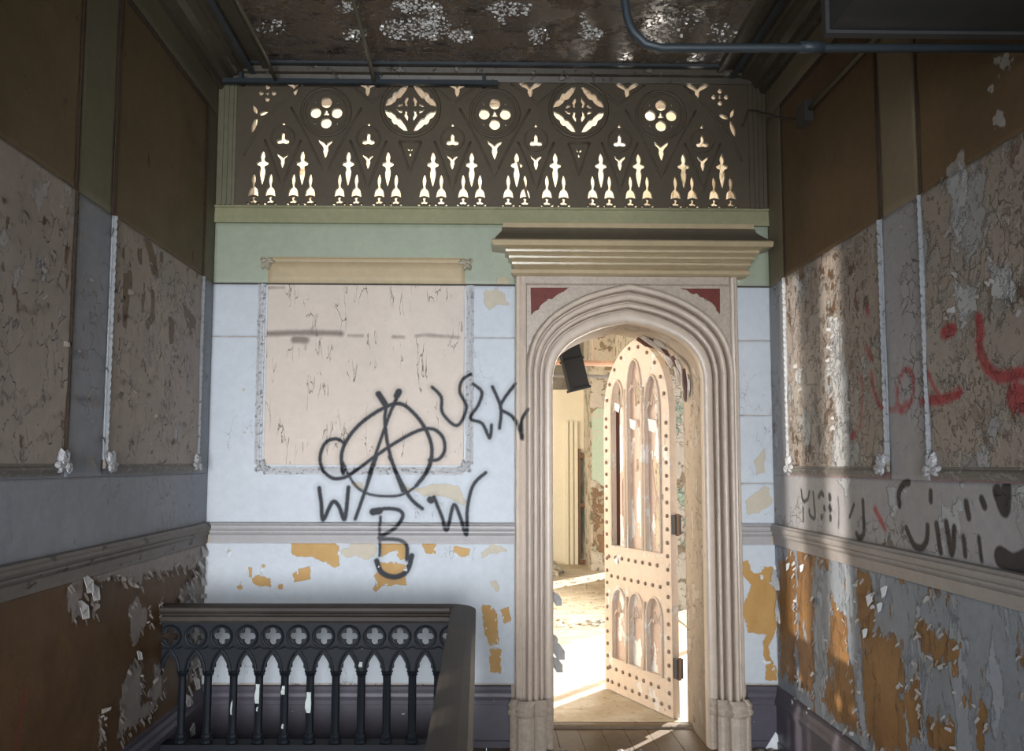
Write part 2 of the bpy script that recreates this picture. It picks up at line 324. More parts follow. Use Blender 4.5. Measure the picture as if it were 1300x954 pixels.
def sdf(A, B, shapes):
    out = np.full(A.shape, -1.0)
    for sh in shapes:
        pts = sh[1]; xs = [p[0] for p in pts]; ys = [p[1] for p in pts]; pad = .12
        m = (A > min(xs)-pad) & (A < max(xs)+pad) & (B > min(ys)-pad) & (B < max(ys)+pad)
        if not m.any(): continue
        a, b = A[m], B[m]
        if sh[0] == 'line':
            w_ = sh[2]; P = smooth_line(pts); d = np.full(a.shape, 9.0)
            if len(P) == 1: P = P*2
            for i in range(len(P)-1): d = np.minimum(d, seg_d(a, b, P[i], P[i+1]))
            v = w_-d
        else:
            n = len(pts); d = np.full(a.shape, 9.0); ins = np.zeros(a.shape, bool)
            for i in range(n):
                p, q = pts[i], pts[(i+1) % n]; d = np.minimum(d, seg_d(a, b, p, q))
                if p[1] != q[1]: ins ^= ((p[1] > b) != (q[1] > b)) & (a < (q[0]-p[0])*(b-p[1])/(q[1]-p[1])+p[0])
            v = np.where(ins, d, -d)
        out[m] = np.maximum(out[m], v)
    return out
def set_attrs(me, A, B, attrs):
    for nm, shapes in attrs.items():
        at = me.attributes.new(nm, 'FLOAT', 'POINT'); at.data.foreach_set('value', sdf(A, B, shapes).ravel().astype(np.float32))
def axis(a, b, step, e=.003):
    n = max(2, int((b-a)/step)); return np.concatenate([[a], np.linspace(a+e, b-e, n), [b]])
def wallgrid(name, plane, a0, a1, z0, z1, off, step, mat, attrs, parent, rough=0.0, seed=3, tag_=None):
    us, vs = axis(a0, a1, step), axis(z0, z1, step); A, B = np.meshgrid(us, vs); nu, nv = len(us), len(vs)
    o = np.full(A.shape, off); o += rough*(fbm(A, B, seed, 5)-.4)*2
    o[0, :] = o[-1, :] = 0; o[:, 0] = o[:, -1] = 0
    if plane == 'E': V = np.stack([A, D-o, B], -1)
    elif plane == 'L': V = np.stack([XL+o, A, B], -1)
    else: V = np.stack([XR-o, A, B], -1)
    V = V.reshape(-1, 3); i = np.arange(nu*nv).reshape(nv, nu)
    Q = np.stack([i[:-1, :-1], i[:-1, 1:], i[1:, 1:], i[1:, :-1]], -1).reshape(-1, 4)
    if plane == 'L': Q = Q[:, ::-1]; 
    if plane == 'L': pass
    me = bpy.data.meshes.new(name); nq = len(Q)
    me.vertices.add(len(V)); me.vertices.foreach_set('co', V.ravel())
    me.loops.add(nq*4); me.loops.foreach_set('vertex_index', Q.ravel())
    me.polygons.add(nq); me.polygons.foreach_set('loop_start', np.arange(nq)*4)
    me.update(calc_edges=True); me.validate()
    set_attrs(me, A, B, attrs); ob = link(name, me, mat, parent, True)
    # face the room
    c = me.polygons[len(me.polygons)//2].normal; want = {'E': (0, -1, 0), 'L': (1, 0, 0), 'R': (-1, 0, 0)}[plane]
    if c.dot(Vector(want)) < 0: me.flip_normals()
    return ob
def plate(name, outer, holes, th, mapf, mat, parent=None, res=None):
    cu = bpy.data.curves.new(name, 'CURVE'); cu.dimensions = '2D'; cu.fill_mode = 'BOTH'; cu.extrude = th/2
    for poly in [outer]+list(holes):
        sp = cu.splines.new('POLY'); sp.points.add(len(poly)-1); sp.use_cyclic_u = True
        for p, q in zip(sp.points, poly): p.co = (q[0], q[1], 0, 1)
    ob = bpy.data.objects.new('tmp', cu); SC.collection.objects.link(ob)
    dg = bpy.context.evaluated_depsgraph_get(); me = bpy.data.meshes.new_from_object(ob.evaluated_get(dg))
    bpy.data.objects.remove(ob); me.name = name; me.materials.clear()
    for v in me.vertices: v.co = mapf(*v.co)
    me.update()
    return link(name, me, mat, parent)
def circ(cx, cy, r, n=14): return [(cx+r*math.cos(2*PI*k/n), cy+r*math.sin(2*PI*k/n)) for k in range(n)]
def mirror(half): return list(half)+[(-x, y) for x, y in reversed(half) if abs(x) > 1e-6]
ARCH = [(1, 0), (.985, .14), (.96, .27), (.92, .39), (.86, .50), (.78, .61), (.68, .705), (.57, .785), (.44, .86), (.3, .92), (.15, .965), (0, 1)]
def arch_pts(cx, hw, zs, rise):
    r = [(cx+hw*a, zs+rise*b) for a, b in ARCH]; l = [(cx-hw*a, zs+rise*b) for a, b in ARCH]
    return l+r[::-1][1:]                                    # left springing over the apex to the right springing
# ================================================================ SETTING
END_RIGHT = 2.0; FAR_L = -4.0; FAR_Y = 13.4; FZC = 4.45; TH = .42
# door opening outline (inner edge of the mouldings)
IL, IR = E(702, 700)[0], E(893, 700)[0]; ICX = (IL+IR)/2; IHW = (IR-IL)/2
IZS = E(700, 480)[1]; IRISE = E(797, 411)[1]-IZS
OL, OR_ = E(667, 700)[0], E(932, 700)[0]; OCX = (OL+OR_)/2; OHW = (OR_-OL)/2
OZS = E(668, 470)[1]; ORISE = E(797, 363)[1]-OZS
SZ0, SZ1 = E(608, 263.5)[1], E(608, 98)[1]; SX0, SX1 = E(300, 180)[0], E(950, 180)[0]
me_map = lambda y: (lambda a, b, c: (a, y-c, b))
outl = [(FAR_L-.1, 0)]+[(IL, 0)]+arch_pts(ICX, IHW+.002, IZS, IRISE)+[(IR, 0), (XR+.5, 0), (XR+.5, FZC), (FAR_L-.1, FZC)]
wall_end = plate('wall_end', outl, [[(SX0, SZ0), (SX1, SZ0), (SX1, SZ1), (SX0, SZ1)]], TH, me_map(D+TH/2+.001), M['reveal'])
props(wall_end, 'end wall of the hall holding the arched doorway and pierced screen', 'wall', kind='structure')
# --- graffiti and patch shapes on the end wall
z6 = lambda pts: zoomed(pts, .3354, 250, 300, E)
z7 = lambda pts: zoomed(pts, .3308, 250, 580, E)
z4 = lambda pts: zoomed(pts, .3711, 630, 600, E)
GW = .0135
SPRAY = [('line', z6(p), GW*k) for p, k in [
    ([(555, 900), (548, 830), (570, 770), (620, 710), (700, 655), (770, 635), (830, 680), (875, 750), (890, 820), (870, 890), (830, 945)], 1),
    ([(560, 785), (530, 768), (490, 780), (468, 830), (475, 880), (510, 915), (555, 915), (600, 890), (660, 845), (740, 790), (830, 740), (890, 730), (930, 760), (938, 810), (915, 845), (880, 848)], .95),
    ([(770, 585), (740, 650), (700, 760), (660, 880), (640, 960)], .9), ([(688, 598), (715, 640), (712, 700), (725, 800), (755, 900), (780, 965)], .95),
    ([(688, 598), (712, 635)], 1.5), ([(765, 590), (757, 605)], 1.6),
    ([(890, 572), (925, 610), (930, 670), (985, 718), (1020, 650), (995, 590), (1005, 545), (1038, 524)], .9),
    ([(1045, 560), (1078, 590), (1065, 640), (1035, 690), (1080, 710), (1108, 765), (1115, 715)], .9),
    ([(1118, 570), (1150, 650), (1145, 728)], .9), ([(1205, 560), (1160, 620), (1150, 655), (1190, 680), (1215, 720), (1230, 770), (1228, 700), (1250, 660)], .9)]]
SPRAY += [('line', z7(p), GW*k) for p, k in [
    ([(560, 20), (600, 100), (650, 140), (720, 152), (790, 145), (850, 105), (890, 50), (905, 0)], .75),
    ([(690, 0), (650, 120), (608, 240)], .95), ([(740, 0), (780, 90), (820, 160), (865, 200)], 1),
    ([(470, 120), (478, 180), (485, 243), (520, 175), (545, 190), (568, 240), (582, 118)], 1.05),
    ([(680, 215), (720, 200), (775, 205), (790, 230), (760, 275), (700, 312), (770, 318), (805, 340), (806, 395)], 1), ([(705, 230), (702, 380)], .8), ([(676, 212), (700, 208)], 1.7),
    ([(690, 400), (710, 445), (760, 462), (805, 440), (825, 380)], 1.3),
    ([(895, 165), (900, 168)], 1.6), ([(910, 155), (940, 230), (960, 282), (985, 185), (1010, 230), (1035, 300), (1038, 200), (1060, 110), (1108, 62)], .95)]]
PATCH = [('poly', z7(p)) for p in [
    [(358, 318), (455, 312), (460, 322), (520, 325), (545, 345), (548, 420), (530, 428), (500, 412), (470, 400), (440, 385), (410, 385), (365, 378)],
    [(700, 318), (800, 325), (806, 395), (780, 395), (760, 360), (735, 370), (710, 390)],
    [(700, 402), (800, 410), (806, 495), (720, 495), (685, 520), (675, 505), (690, 480), (680, 455), (695, 440)],
    [(860, 318), (922, 322), (915, 372), (880, 375)], [(985, 345), (1045, 350), (1045, 385), (1020, 388), (978, 368)],
    [(365, 450), (385, 435), (430, 422), (438, 440), (436, 472), (400, 480), (375, 482)],
    [(210, 470), (235, 450), (250, 460), (283, 465), (285, 503), (240, 500), (215, 490)],
    [(198, 425), (212, 425), (212, 465), (200, 465)], [(155, 500), (170, 490), (178, 505), (165, 518)], [(112, 358), (130, 348), (132, 365), (118, 370)],
    [(312, 492), (330, 490), (330, 508), (315, 508)], [(248, 415), (262, 415), (262, 425), (248, 425)]]]
PATCH += [('poly', [E(*q) for q in p]) for p in [
    [(611, 766), (622, 768), (632, 780), (633, 818), (622, 822), (614, 800)], [(635, 774), (646, 770), (649, 790), (640, 792)], [(621, 822), (636, 824), (637, 856), (622, 854)]]]
PATCH += [('poly', z4([(835, 305), (860, 300), (880, 345), (905, 345), (915, 320), (955, 325), (955, 350), (935, 380), (960, 400), (970, 420), (955, 480), (960, 515), (950, 560), (935, 590), (940, 640), (955, 665), (965, 700), (960, 715), (920, 712), (920, 660), (910, 580), (925, 555), (860, 550), (850, 510), (835, 480), (850, 435), (870, 385), (835, 345)]))]
TANP = [('poly', z7(p)) for p in [
    [(585, 318), (655, 316), (690, 345), (690, 385), (650, 395), (610, 380), (570, 388), (550, 370), (560, 350), (585, 345)],
    [(1090, 370), (1130, 335), (1160, 335), (1190, 358), (1150, 375), (1120, 370), (1095, 390)],
    [(835, 125), (900, 105), (1000, 108), (1020, 150), (1038, 170), (1030, 190), (1000, 175), (960, 155), (870, 150)],
    [(1128, 480), (1150, 470), (1160, 500), (1155, 525), (1130, 500)], [(585, 95), (640, 95), (640, 125), (600, 120)], [(765, 115), (800, 105), (830, 130), (780, 140)]]]
TANP += [('poly', z4([(850, 95), (890, 70), (910, 45), (930, 50), (945, 100), (900, 140), (860, 145)])),
         ('poly', [E(*q) for q in [(958, 584), (971, 568), (972, 600), (960, 603)]]),
         ('poly', z6([(1085, 205), (1170, 210), (1175, 240), (1190, 270), (1130, 260), (1105, 285), (1085, 250)])),
         ('poly', z6([(1135, 155), (1185, 155), (1195, 190), (1130, 185)])), ('poly', z6([(170, 570), (182, 575), (180, 588), (168, 585)])), ('poly', z6([(175, 735), (188, 738), (186, 750), (174, 748)]))]
STAIN = [('line', z6([(240, 368), (300, 370), (400, 366), (500, 368), (548, 370)]), .016), ('line', z6([(370, 392), (412, 395)]), .02),
         ('line', z6([(575, 377), (628, 378)]), .006), ('line', z6([(745, 382), (782, 383)]), .006), ('line', z6([(830, 379), (880, 376), (990, 385)]), .006),
         ('line', z6([(412, 400), (412, 430)]), .003), ('line', z6([(235, 196), (330, 196)]), .004), ('line', z6([(420, 370), (445, 340), (455, 300)]), .003)]
ATTR_E = dict(spray=SPRAY, patch=PATCH, tan_patch=TANP, stain=STAIN)
# horizontal levels on the end wall
zz = lambda y: E(608, y)[1]
Z_SK, Z_R0, Z_R1, Z_J1, Z_LINE, Z_SH = zz(869), zz(690), zz(664.5), zz(429), ZS, zz(285)
jl, jr = E(653, 600)[0]+.004, E(938, 600)[0]-.004
def slab(a0, a1, z0, z1, mat, step=.03): return wallgrid('plaster_slab', 'E', a0+.002, a1-.002, z0+.002, z1-.002, .005, step, mat, ATTR_E, wall_end)
PLX0, PLX1 = E(326, 470)[0], E(601, 470)[0]; PZ0, PZ1 = zz(603), zz(327)
for z0, z1, st in ((Z_SK, Z_R0, .008), (Z_R1, Z_J1, .008), (Z_J1, Z_LINE, .02)): slab(XL, jl, z0, z1, M['pale'], st)
slab(XL, jl, Z_LINE, Z_SH, M['green'], .02)
for z0, z1 in ((Z_SK, Z_R0), (Z_R1, zz(613)), (zz(613), zz(526)), (zz(526), zz(431)), (zz(431), Z_LINE)): slab(jr, XR, z0, z1, M['pale'], .01)
slab(jr, XR, Z_LINE, Z_SH, M['green'], .03)
# end wall panel: board, moulding, corner ornaments
pz = E(608, 364)[1]
pn = wallgrid('panel', 'E', PLX0+.05, PLX1-.05, PZ0+.05, ZS, .009, .0075, M['endpanel'], ATTR_E, wall_end, .0015)
wallgrid('panel', 'E', PLX0+.05, PLX1-.05, ZS, PZ1-.03, .009, .03, M['endpaneltop'], ATTR_E, wall_end, .001)
def corner_ornament_mesh(name, seed=1):
    r_ = random.Random(seed); mb = MB()
    for k in range(7):                                       # fan of acanthus lobes with a scroll, local x/z plane, y towards the viewer (-)
        a = -.2+k*.32; l = .050+.012*math.sin(k*2.1)
        q = Matrix.Rotation(-a, 3, 'Y')
        mb.blob((math.cos(a)*l*.62, -.012, math.sin(a)*l*.62), l*.5, .013, .013, 6, 4, q)
    sp = [(.018*math.cos(t*.9)*(1-t/12)-.006, -.022, .018*math.sin(t*.9)*(1-t/12)-.006) for t in range(9)]
    mb.tube(sp, [.008-.0005*i for i in range(9)], 5)
    mb.blob((.0, -.02, .0), .013, .012, .013)
    return mb.mesh(name)
corn = corner_ornament_mesh('corner_ornament'); corn.materials.append(M['whitemould'])
corn_t = corn.copy(); corn_t.materials.clear(); corn_t.materials.append(layered('tan_ornament_paint', (.42, .37, .27), [], rough=.5, grime=.4))
def ornament(loc, sx, sz, rz, parent, me=corn, sc=1.0, name='corner_ornament'):
    o = link(name, me, None, parent); o.location = loc; o.rotation_euler = (0, 0, rz); o.scale = (sx*sc, sc, sz*sc); return o
def strip_moulding(p0, p1, out, side, wdt, mat, parent, name='panel_moulding', h=.016, wob=True, attrs=None, n=None):
    """ornate moulding strip between two 3D points: rounded section with a beaded relief"""
    p0, p1, out, side = map(Vector, (p0, p1, out, side)); L = (p1-p0).length; n = n or max(2, int(L/.011))
    prof = [(-.5, 0), (-.48, .35), (-.3, .5), (-.12, .8), (0, 1), (.14, .85), (.3, .5), (.48, .35), (.5, 0)]
    v, f, k = [], [], len(prof)
    for i in range(n+1):
        c = p0.lerp(p1, i/n); ww = 1+(.05*math.sin(i*1.3)+.05*R.uniform(-1, 1) if wob else 0); hh = h*(1+(.12*math.sin(i*2.1) if wob else 0))
        for a, b in prof: v.append(c+side*a*wdt*ww+out*b*hh)
    f = [(i*k+j, i*k+j+1, (i+1)*k+j+1, (i+1)*k+j) for i in range(n) for j in range(k-1)]
    mb = MB().add(v, f); o = mb.obj(name, mat, parent)
    if attrs:
        co = np.array([tuple(q) for q in v]); set_attrs(o.data, co[:, 0], co[:, 2], attrs)
    return o
YE = D-.006; oE = (0, -1, 0); g_ = .055; mw = .044
for a in ((PLX0+.02, PZ0+g_, PLX0+.02, ZS-.004), (PLX1-.02, PZ0+g_, PLX1-.02, ZS-.004)):
    strip_moulding((a[0], YE, a[1]), (a[2], YE, a[3]), oE, (1, 0, 0), mw, M['whitemould'], wall_end, attrs=dict(spray=SPRAY))
strip_moulding((PLX0+g_, YE, PZ0+.02), (PLX1-g_, YE, PZ0+.02), oE, (0, 0, 1), mw, M['whitemould'], wall_end, attrs=dict(spray=SPRAY))
strip_moulding((PLX0+g_, YE, PZ1-.02), (PLX1-g_, YE, PZ1-.02), oE, (0, 0, 1), .03, M['endpaneltop'], wall_end, wob=False, h=.01)
for x, z, sx, sz, m_ in ((PLX0+.03, PZ0+.03, 1, 1, corn), (PLX1-.03, PZ0+.03, -1, 1, corn), (PLX0+.03, PZ1-.03, 1, -1, corn_t), (PLX1-.03, PZ1-.03, -1, -1, corn_t)):
    ornament((x, YE, z), sx, sz, 0, wall_end, m_, .95)
# dark crack line where the lost ceiling met the walls
for a0, a1 in ((XL, jl), (jr, XR)): MB().box(a0, a1, D-.012, D, ZS-.005, ZS+.004).obj('ceiling_scar', M['dark'], wall_end)
# --- side walls
def side_wall(name, sgn):
    """sgn -1 left, +1 right: backing box with the window slit on the left"""
    X = XL if sgn < 0 else XR; mb = MB(); x0, x1 = (X-.25, X) if sgn < 0 else (X, X+.25)
    if sgn < 0:
        for b in ((-2.0, .5, -1.6, ZC+.1), (2.0, D, -1.6, ZC+.1), (.5, .98, -1.6, ZC+.1), (1.443, 2.0, -1.6, ZC+.1), (.98, 1.443, 2.16, ZC+.1), (.98, 1.443, -1.6, .62), (1.127, 1.267, .62, 2.16)):
            mb.box(X-.03 if .4 < b[0] < 1.9 else x0, x1, b[0], b[1], b[2], b[3])
    else: mb.box(x0, x1, -2.0, D, -1.6, ZC+.1)
    o = mb.obj(name, M['wallL'] if sgn < 0 else M['wallR']); return o
wall_left = props(side_wall('wall_left', -1), 'dark left wall with flaking panels above a bare brown dado', 'wall', kind='structure')
wall_right = props(side_wall('wall_right', 1), 'right wall with blistered panels, red and black spray paint', 'wall', kind='structure')
rz6 = lambda pts: zoomed(pts, .3925, 960, 580, R_)
rg = lambda pts: zoomed(pts, .2308, 1000, 590, R_)
rr_ = lambda pts: zoomed(pts, .2097, 1080, 360, R_)
lz3 = lambda pts: zoomed(pts, .3713, 0, 600, L_)
OCHR = [('poly', rz6(p)) for p in [
    [(135, 290), (160, 295), (190, 330), (190, 780), (140, 740)], [(180, 310), (245, 330), (240, 350), (200, 345)],
    [(245, 440), (290, 520), (300, 640), (320, 760), (345, 900), (260, 850), (215, 790), (240, 700), (235, 600), (250, 560)],
    [(75, 330), (130, 300), (135, 740), (80, 700)], [(330, 350), (370, 400), (390, 450), (385, 560), (450, 580), (480, 620), (490, 700), (480, 780), (530, 680), (540, 850), (520, 954), (400, 954), (350, 860), (340, 700)],
    [(555, 415), (620, 425), (618, 465), (590, 450), (560, 445)], [(525, 520), (600, 570), (655, 610), (650, 650), (610, 680), (560, 650), (540, 600), (525, 580)],
    [(550, 850), (640, 860), (650, 960), (545, 960)], [(725, 790), (748, 800), (748, 960), (720, 960), (728, 860)], [(460, 390), (495, 390), (490, 425), (465, 410)],
    [(850, 650), (870, 650), (870, 680), (850, 670)], [(840, 715), (862, 720), (860, 750), (840, 745)], [(640, 685), (660, 690), (655, 715), (640, 705)], [(660, 750), (680, 760), (678, 795), (662, 785)]]]
BLKR = [('line', rg(p), w_*1.3) for p, w_ in [
    ([(80, 140), (90, 200), (115, 190), (125, 150)], .010), ([(90, 240), (92, 310)], .009), ([(145, 155), (155, 290), (130, 280), (125, 250)], .010), ([(175, 180), (190, 155), (200, 170)], .012),
    ([(235, 175), (236, 185)], .016), ([(205, 235), (205, 245)], .012), ([(235, 235), (237, 245)], .016), ([(190, 285), (190, 295)], .012), ([(238, 290), (238, 300)], .014),
    ([(280, 180), (285, 260), (283, 350)], .006), ([(370, 220), (345, 290)], .010), ([(420, 200), (425, 300), (425, 380), (400, 405), (385, 380)], .013),
    ([(670, 100), (640, 110), (615, 160), (620, 225)], .014), ([(795, 150), (795, 200)], .013), ([(660, 350), (700, 440), (740, 460), (770, 420), (775, 340)], .013),
    ([(825, 330), (848, 480)], .014), ([(880, 320), (910, 490), (925, 350)], .014), ([(990, 210), (1005, 290)], .014), ([(1075, 190), (1090, 230)], .014),
    ([(975, 400), (985, 500)], .012), ([(1060, 400), (1075, 530)], .010), ([(1160, 150), (1200, 250), (1210, 130)], .022), ([(1180, 510), (1250, 550), (1310, 530)], .03)]]
REDR = [('line', rr_(p), w_) for p, w_ in [
    ([(75, 560), (88, 640), (80, 760), (70, 880)], .010), ([(20, 930), (35, 915)], .02), ([(112, 390), (140, 460)], .014), ([(138, 540), (155, 650), (200, 750), (280, 765), (350, 720)], .013),
    ([(285, 720), (295, 610), (335, 520), (375, 545), (390, 620), (370, 720), (310, 780)], .014), ([(455, 380), (480, 520), (530, 640), (560, 690)], .012),
    ([(440, 715), (560, 705), (640, 680), (680, 655)], .022), ([(585, 300), (635, 280)], .028), ([(790, 210), (805, 310), (798, 380), (850, 510), (930, 565), (1060, 540)], .024), ([(1020, 690), (1060, 700)], .05),
    ([(110, 130), (120, 180)], .014)]] + [('line', rg([(485, 245), (540, 350)]), .016)]
GREYR = [('poly', zoomed(p, .3353, 960, 0, R_)) for p in [
    [(780, 545), (800, 560), (795, 620), (825, 640), (822, 720), (800, 800), (790, 930), (745, 900), (750, 760), (725, 640), (760, 610)],
    [(925, 400), (950, 420), (945, 480), (905, 490), (900, 440)], [(880, 330), (905, 330), (900, 360), (880, 355)], [(910, 220), (960, 205), (990, 230), (930, 290)]]]
GREYR += [('poly', zoomed(p, .3774, 960, 260, R_)) for p in [
    [(240, 370), (290, 375), (300, 480), (318, 600), (325, 900), (265, 900), (260, 850), (280, 700), (255, 560), (265, 430)], [(140, 560), (160, 545), (160, 600), (140, 600)],
    [(680, 270), (750, 260), (760, 360), (690, 400)], [(800, 200), (880, 210), (890, 330), (800, 330)]]]
ATTR_R = dict(spray=BLKR, red_spray=REDR, patch=OCHR, grey_patch=GREYR)
GREYL = [('poly', lz3(p)) for p in [
    [(300, 330), (700, 225), (705, 330), (640, 330), (600, 320), (560, 350), (490, 350), (480, 385), (400, 360), (330, 380)], [(220, 400), (270, 335), (285, 400), (265, 440), (295, 490), (245, 500), (230, 450)],
    [(435, 470), (465, 420), (500, 480), (505, 510), (480, 540), (465, 590), (450, 590), (440, 540)], [(415, 730), (450, 640), (480, 660), (475, 800), (540, 760), (520, 820), (400, 910)],
    [(610, 400), (700, 330), (700, 640), (640, 700), (610, 600)], [(335, 830), (347, 830), (345, 930), (330, 930)], [(520, 650), (550, 670), (550, 760), (520, 790), (500, 760), (525, 720)], [(540, 450), (565, 470), (540, 510)],
    [(310, 420), (322, 420), (320, 490), (312, 490)]]]
BRL = [('poly', zoomed(p, .3563, 0, 300, L_)) for p in [
    [(430, 130), (460, 120), (465, 180), (450, 230), (440, 330), (425, 320), (430, 240)], [(500, 0), (530, 20), (550, 80), (555, 150), (530, 130), (520, 60)], [(480, 40), (500, 45), (500, 110), (485, 90)],
    [(530, 185), (545, 200), (545, 290), (520, 335), (510, 320), (530, 270)], [(640, 235), (690, 290), (695, 310), (670, 340), (655, 300)], [(590, 285), (612, 300), (612, 380), (595, 385)], [(560, 55), (575, 60), (575, 100), (562, 90)],
    [(420, 550), (432, 560), (425, 585), (415, 575)]]]
ATTR_L = dict(red_spray=[('line', lz3([(80, 750), (62, 860), (48, 960)]), .02)], grey_patch=GREYL, patch=BRL)
def panel_on(plane, a0, a1, z0, z1, parent, attrs, lo, up):
    wallgrid('panel', plane, a0, a1, z0, ZS, .010, .012, lo, attrs, parent, .004, 5)
    wallgrid('panel', plane, a0, a1, ZS, z1, .006, .02, up, attrs, parent, .003, 6)
PZB = 1.525; PZT = 3.55
lp = lambda px: L_(px, 560)[0]; rp = lambda px: R_(px, 560)[0]
LP = [(1.5, lp(80)), (lp(131), lp(249))]; RP = [(rp(1003), rp(1129)), (None, rp(1180))]
yr1 = (rp(1129), rp(1003)); yr2 = (-1.9, rp(1183)); RP = [yr1, yr2]
for (a0, a1) in LP: panel_on('L', a0, a1, PZB, PZT, wall_left, ATTR_L, M['panelL'], M['upperL'])
for (a0, a1) in RP: panel_on('R', a0, a1, PZB, PZT, wall_right, ATTR_R, M['panelR'], M['upperR'])
ZR0, ZR1 = 1.105, 1.215                                     # dado rail
def stiles(plane, PN, parent, attrs, lo, up, dado):
    edges = sorted(PN); 
    wallgrid('wall_band', plane, 1.5, D, ZR1, PZB-.03, .004, .01, lo, attrs, parent, .003, 8)
    wallgrid('dado', plane, 1.5, D, .17, ZR0, .004, .011, dado, attrs, parent, .004, 9)
    gaps = [(edges[0][1], edges[1][0]), (edges[1][1], D)]
    for a, b in gaps:
        wallgrid('stile', plane, a+.02, b-.002, PZB-.03, ZS, .004, .02, lo, attrs, parent, .002, 8)
        wallgrid('stile', plane, a+.02, b-.002, ZS, PZT+.02, .004, .03, up, attrs, parent, .002, 8)
    wallgrid('frieze', plane, .5, D, PZT+.02, ZC-.04, .004, .04, up, attrs, parent, .002, 8)
stiles('L', LP, wall_left, ATTR_L, M['wallL'], M['stileupper'], M['dadoL'])
M['stileR'] = layered('old_brown_stile_paint', (.21, .165, .10), [dict(src='noise', sc=24, thr=.70, soft=.02, color=(.10, .07, .04), h=-.5)], rough=.55, grime=.3, bump=.5)
stiles('R', RP, wall_right, ATTR_R, M['wallR'], M['stileR'], M['dadoR'])
M['scarbrown'] = layered('rust_brown_moulding_scar', (.055, .032, .02), [], rough=.7, grime=.4)
M['botmould'] = layered('dusty_grey_bottom_moulding', (.20, .18, .155), [dict(src='noise', sc=30, thr=.55, soft=.05, color=(.32, .30, .28), h=.3)], rough=.5, grime=.4)
def side_mouldings(X, s, PN, parent):
    out = (s, 0, 0)
    for i, (a0, a1) in enumerate(PN):
        for a in (a0, a1):
            if a < 1: continue
            if not (s > 0 and i == 0 and a == a1):
                strip_moulding((X+s*.004, a, PZB+.04), (X+s*.004, a, ZS-.005), out, (0, 1, 0), .024, M['sidemould'], parent, h=.018)
            else:
                strip_moulding((X+s*.004, a, PZB+.04), (X+s*.004, a, ZS-.005), out, (0, 1, 0), .022, M['scarbrown'], parent, 'moulding_scar', h=.012)
            strip_moulding((X+s*.004, a, ZS), (X+s*.004, a, PZT), out, (0, 1, 0), .024, M['scarbrown'], parent, 'moulding_scar', h=.008)
            o = ornament((X+s*.008, a+(.02 if a == a0 else -.02), PZB+.01), 1 if (a == a0) == (s > 0) else -1, 1, PI/2 if s > 0 else -PI/2, parent, corn, 1.15)
        strip_moulding((X+s*.004, max(a0, .8)+.05, PZB), (X+s*.004, a1-.05, PZB), out, (0, 0, 1), .045, M['botmould'], parent, h=.024, wob=False)
        strip_moulding((X+s*.004, max(a0, .8), PZT), (X+s*.004, a1, PZT), out, (0, 0, 1), .03, M['scarbrown'], parent, 'moulding_scar', h=.012)
side_mouldings(XL, 1, LP, wall_left); side_mouldings(XR, -1, RP, wall_right)
# dado rails and skirtings
rprof = [(0, 0), (.012, .0), (.0125, .008), (.013, .016), (.014, .024), (.015, .034), (.016, .045), (.026, .055), (.030, .062), (.030, .070), (.040, .078), (.044, .088), (.044, .100), (.036, .106), (.030, .115), (0, .118)]
def run(name, prof, p0, p1, out, mat, label, cat='trim', parts=()):
    o = MB().prism(prof, p0, p1, out).obj(name, mat); return props(o, label, cat, kind='structure')
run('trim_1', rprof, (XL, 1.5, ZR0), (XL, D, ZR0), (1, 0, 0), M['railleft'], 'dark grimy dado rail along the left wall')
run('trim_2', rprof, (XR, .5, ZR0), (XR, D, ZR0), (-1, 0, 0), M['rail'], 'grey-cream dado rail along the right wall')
M['railend'] = layered('grey_rose_rail_paint', (.36, .34, .34), [graf], rough=.45, grime=.2, bump=.3)
def rail_end(name, a0, a1, label):
    n = max(2, int((a1-a0)/.01)); v = [(a0+(a1-a0)*i/n, D-p, ZR0+q) for i in range(n+1) for p, q in rprof]; k = len(rprof)
    mb = MB().add(v, [(i*k+j, i*k+j+1, (i+1)*k+j+1, (i+1)*k+j) for i in range(n) for j in range(k-1)])
    o = mb.obj(name, M['railend']); co = np.array(v); set_attrs(o.data, co[:, 0], co[:, 2], dict(spray=SPRAY)); return props(o, label, 'trim', kind='structure')
rail_end('trim_3', XL+.03, jl, 'dado rail under the panelled end wall, crossed by black spray paint')
rail_end('trim_4', jr, XR-.03, 'short dado rail right of the arched doorway')
sprof = [(0, 0), (.035, 0), (.035, .03), (.028, .035), (.026, .20), (.040, .205), (.040, .225), (.030, .24), (.026, .255), (.018, .27), (.018, .285), (0, .29)]
sk = zz(870)/.29; sp2 = [(a, b*sk) for a, b in sprof]
run('baseboard_left', sp2, (XL, .5, 0), (XL, D, 0), (1, 0, 0), M['plum'], 'dark skirting board at the foot of the left wall', 'baseboard')
run('baseboard_right', sp2, (XR, .5, 0), (XR, D, 0), (-1, 0, 0), M['plum'], 'grey and plum skirting board at the foot of the right wall', 'baseboard')
o = MB().prism(sp2, (XL, D, 0), (jl-.02, D, 0), (0, -1, 0)).prism(sp2, (jr+.02, D, 0), (XR, D, 0), (0, -1, 0)).obj('baseboard_end', M['plum'])
props(o, 'plum skirting board along the end wall beside the doorway', 'baseboard', kind='structure')
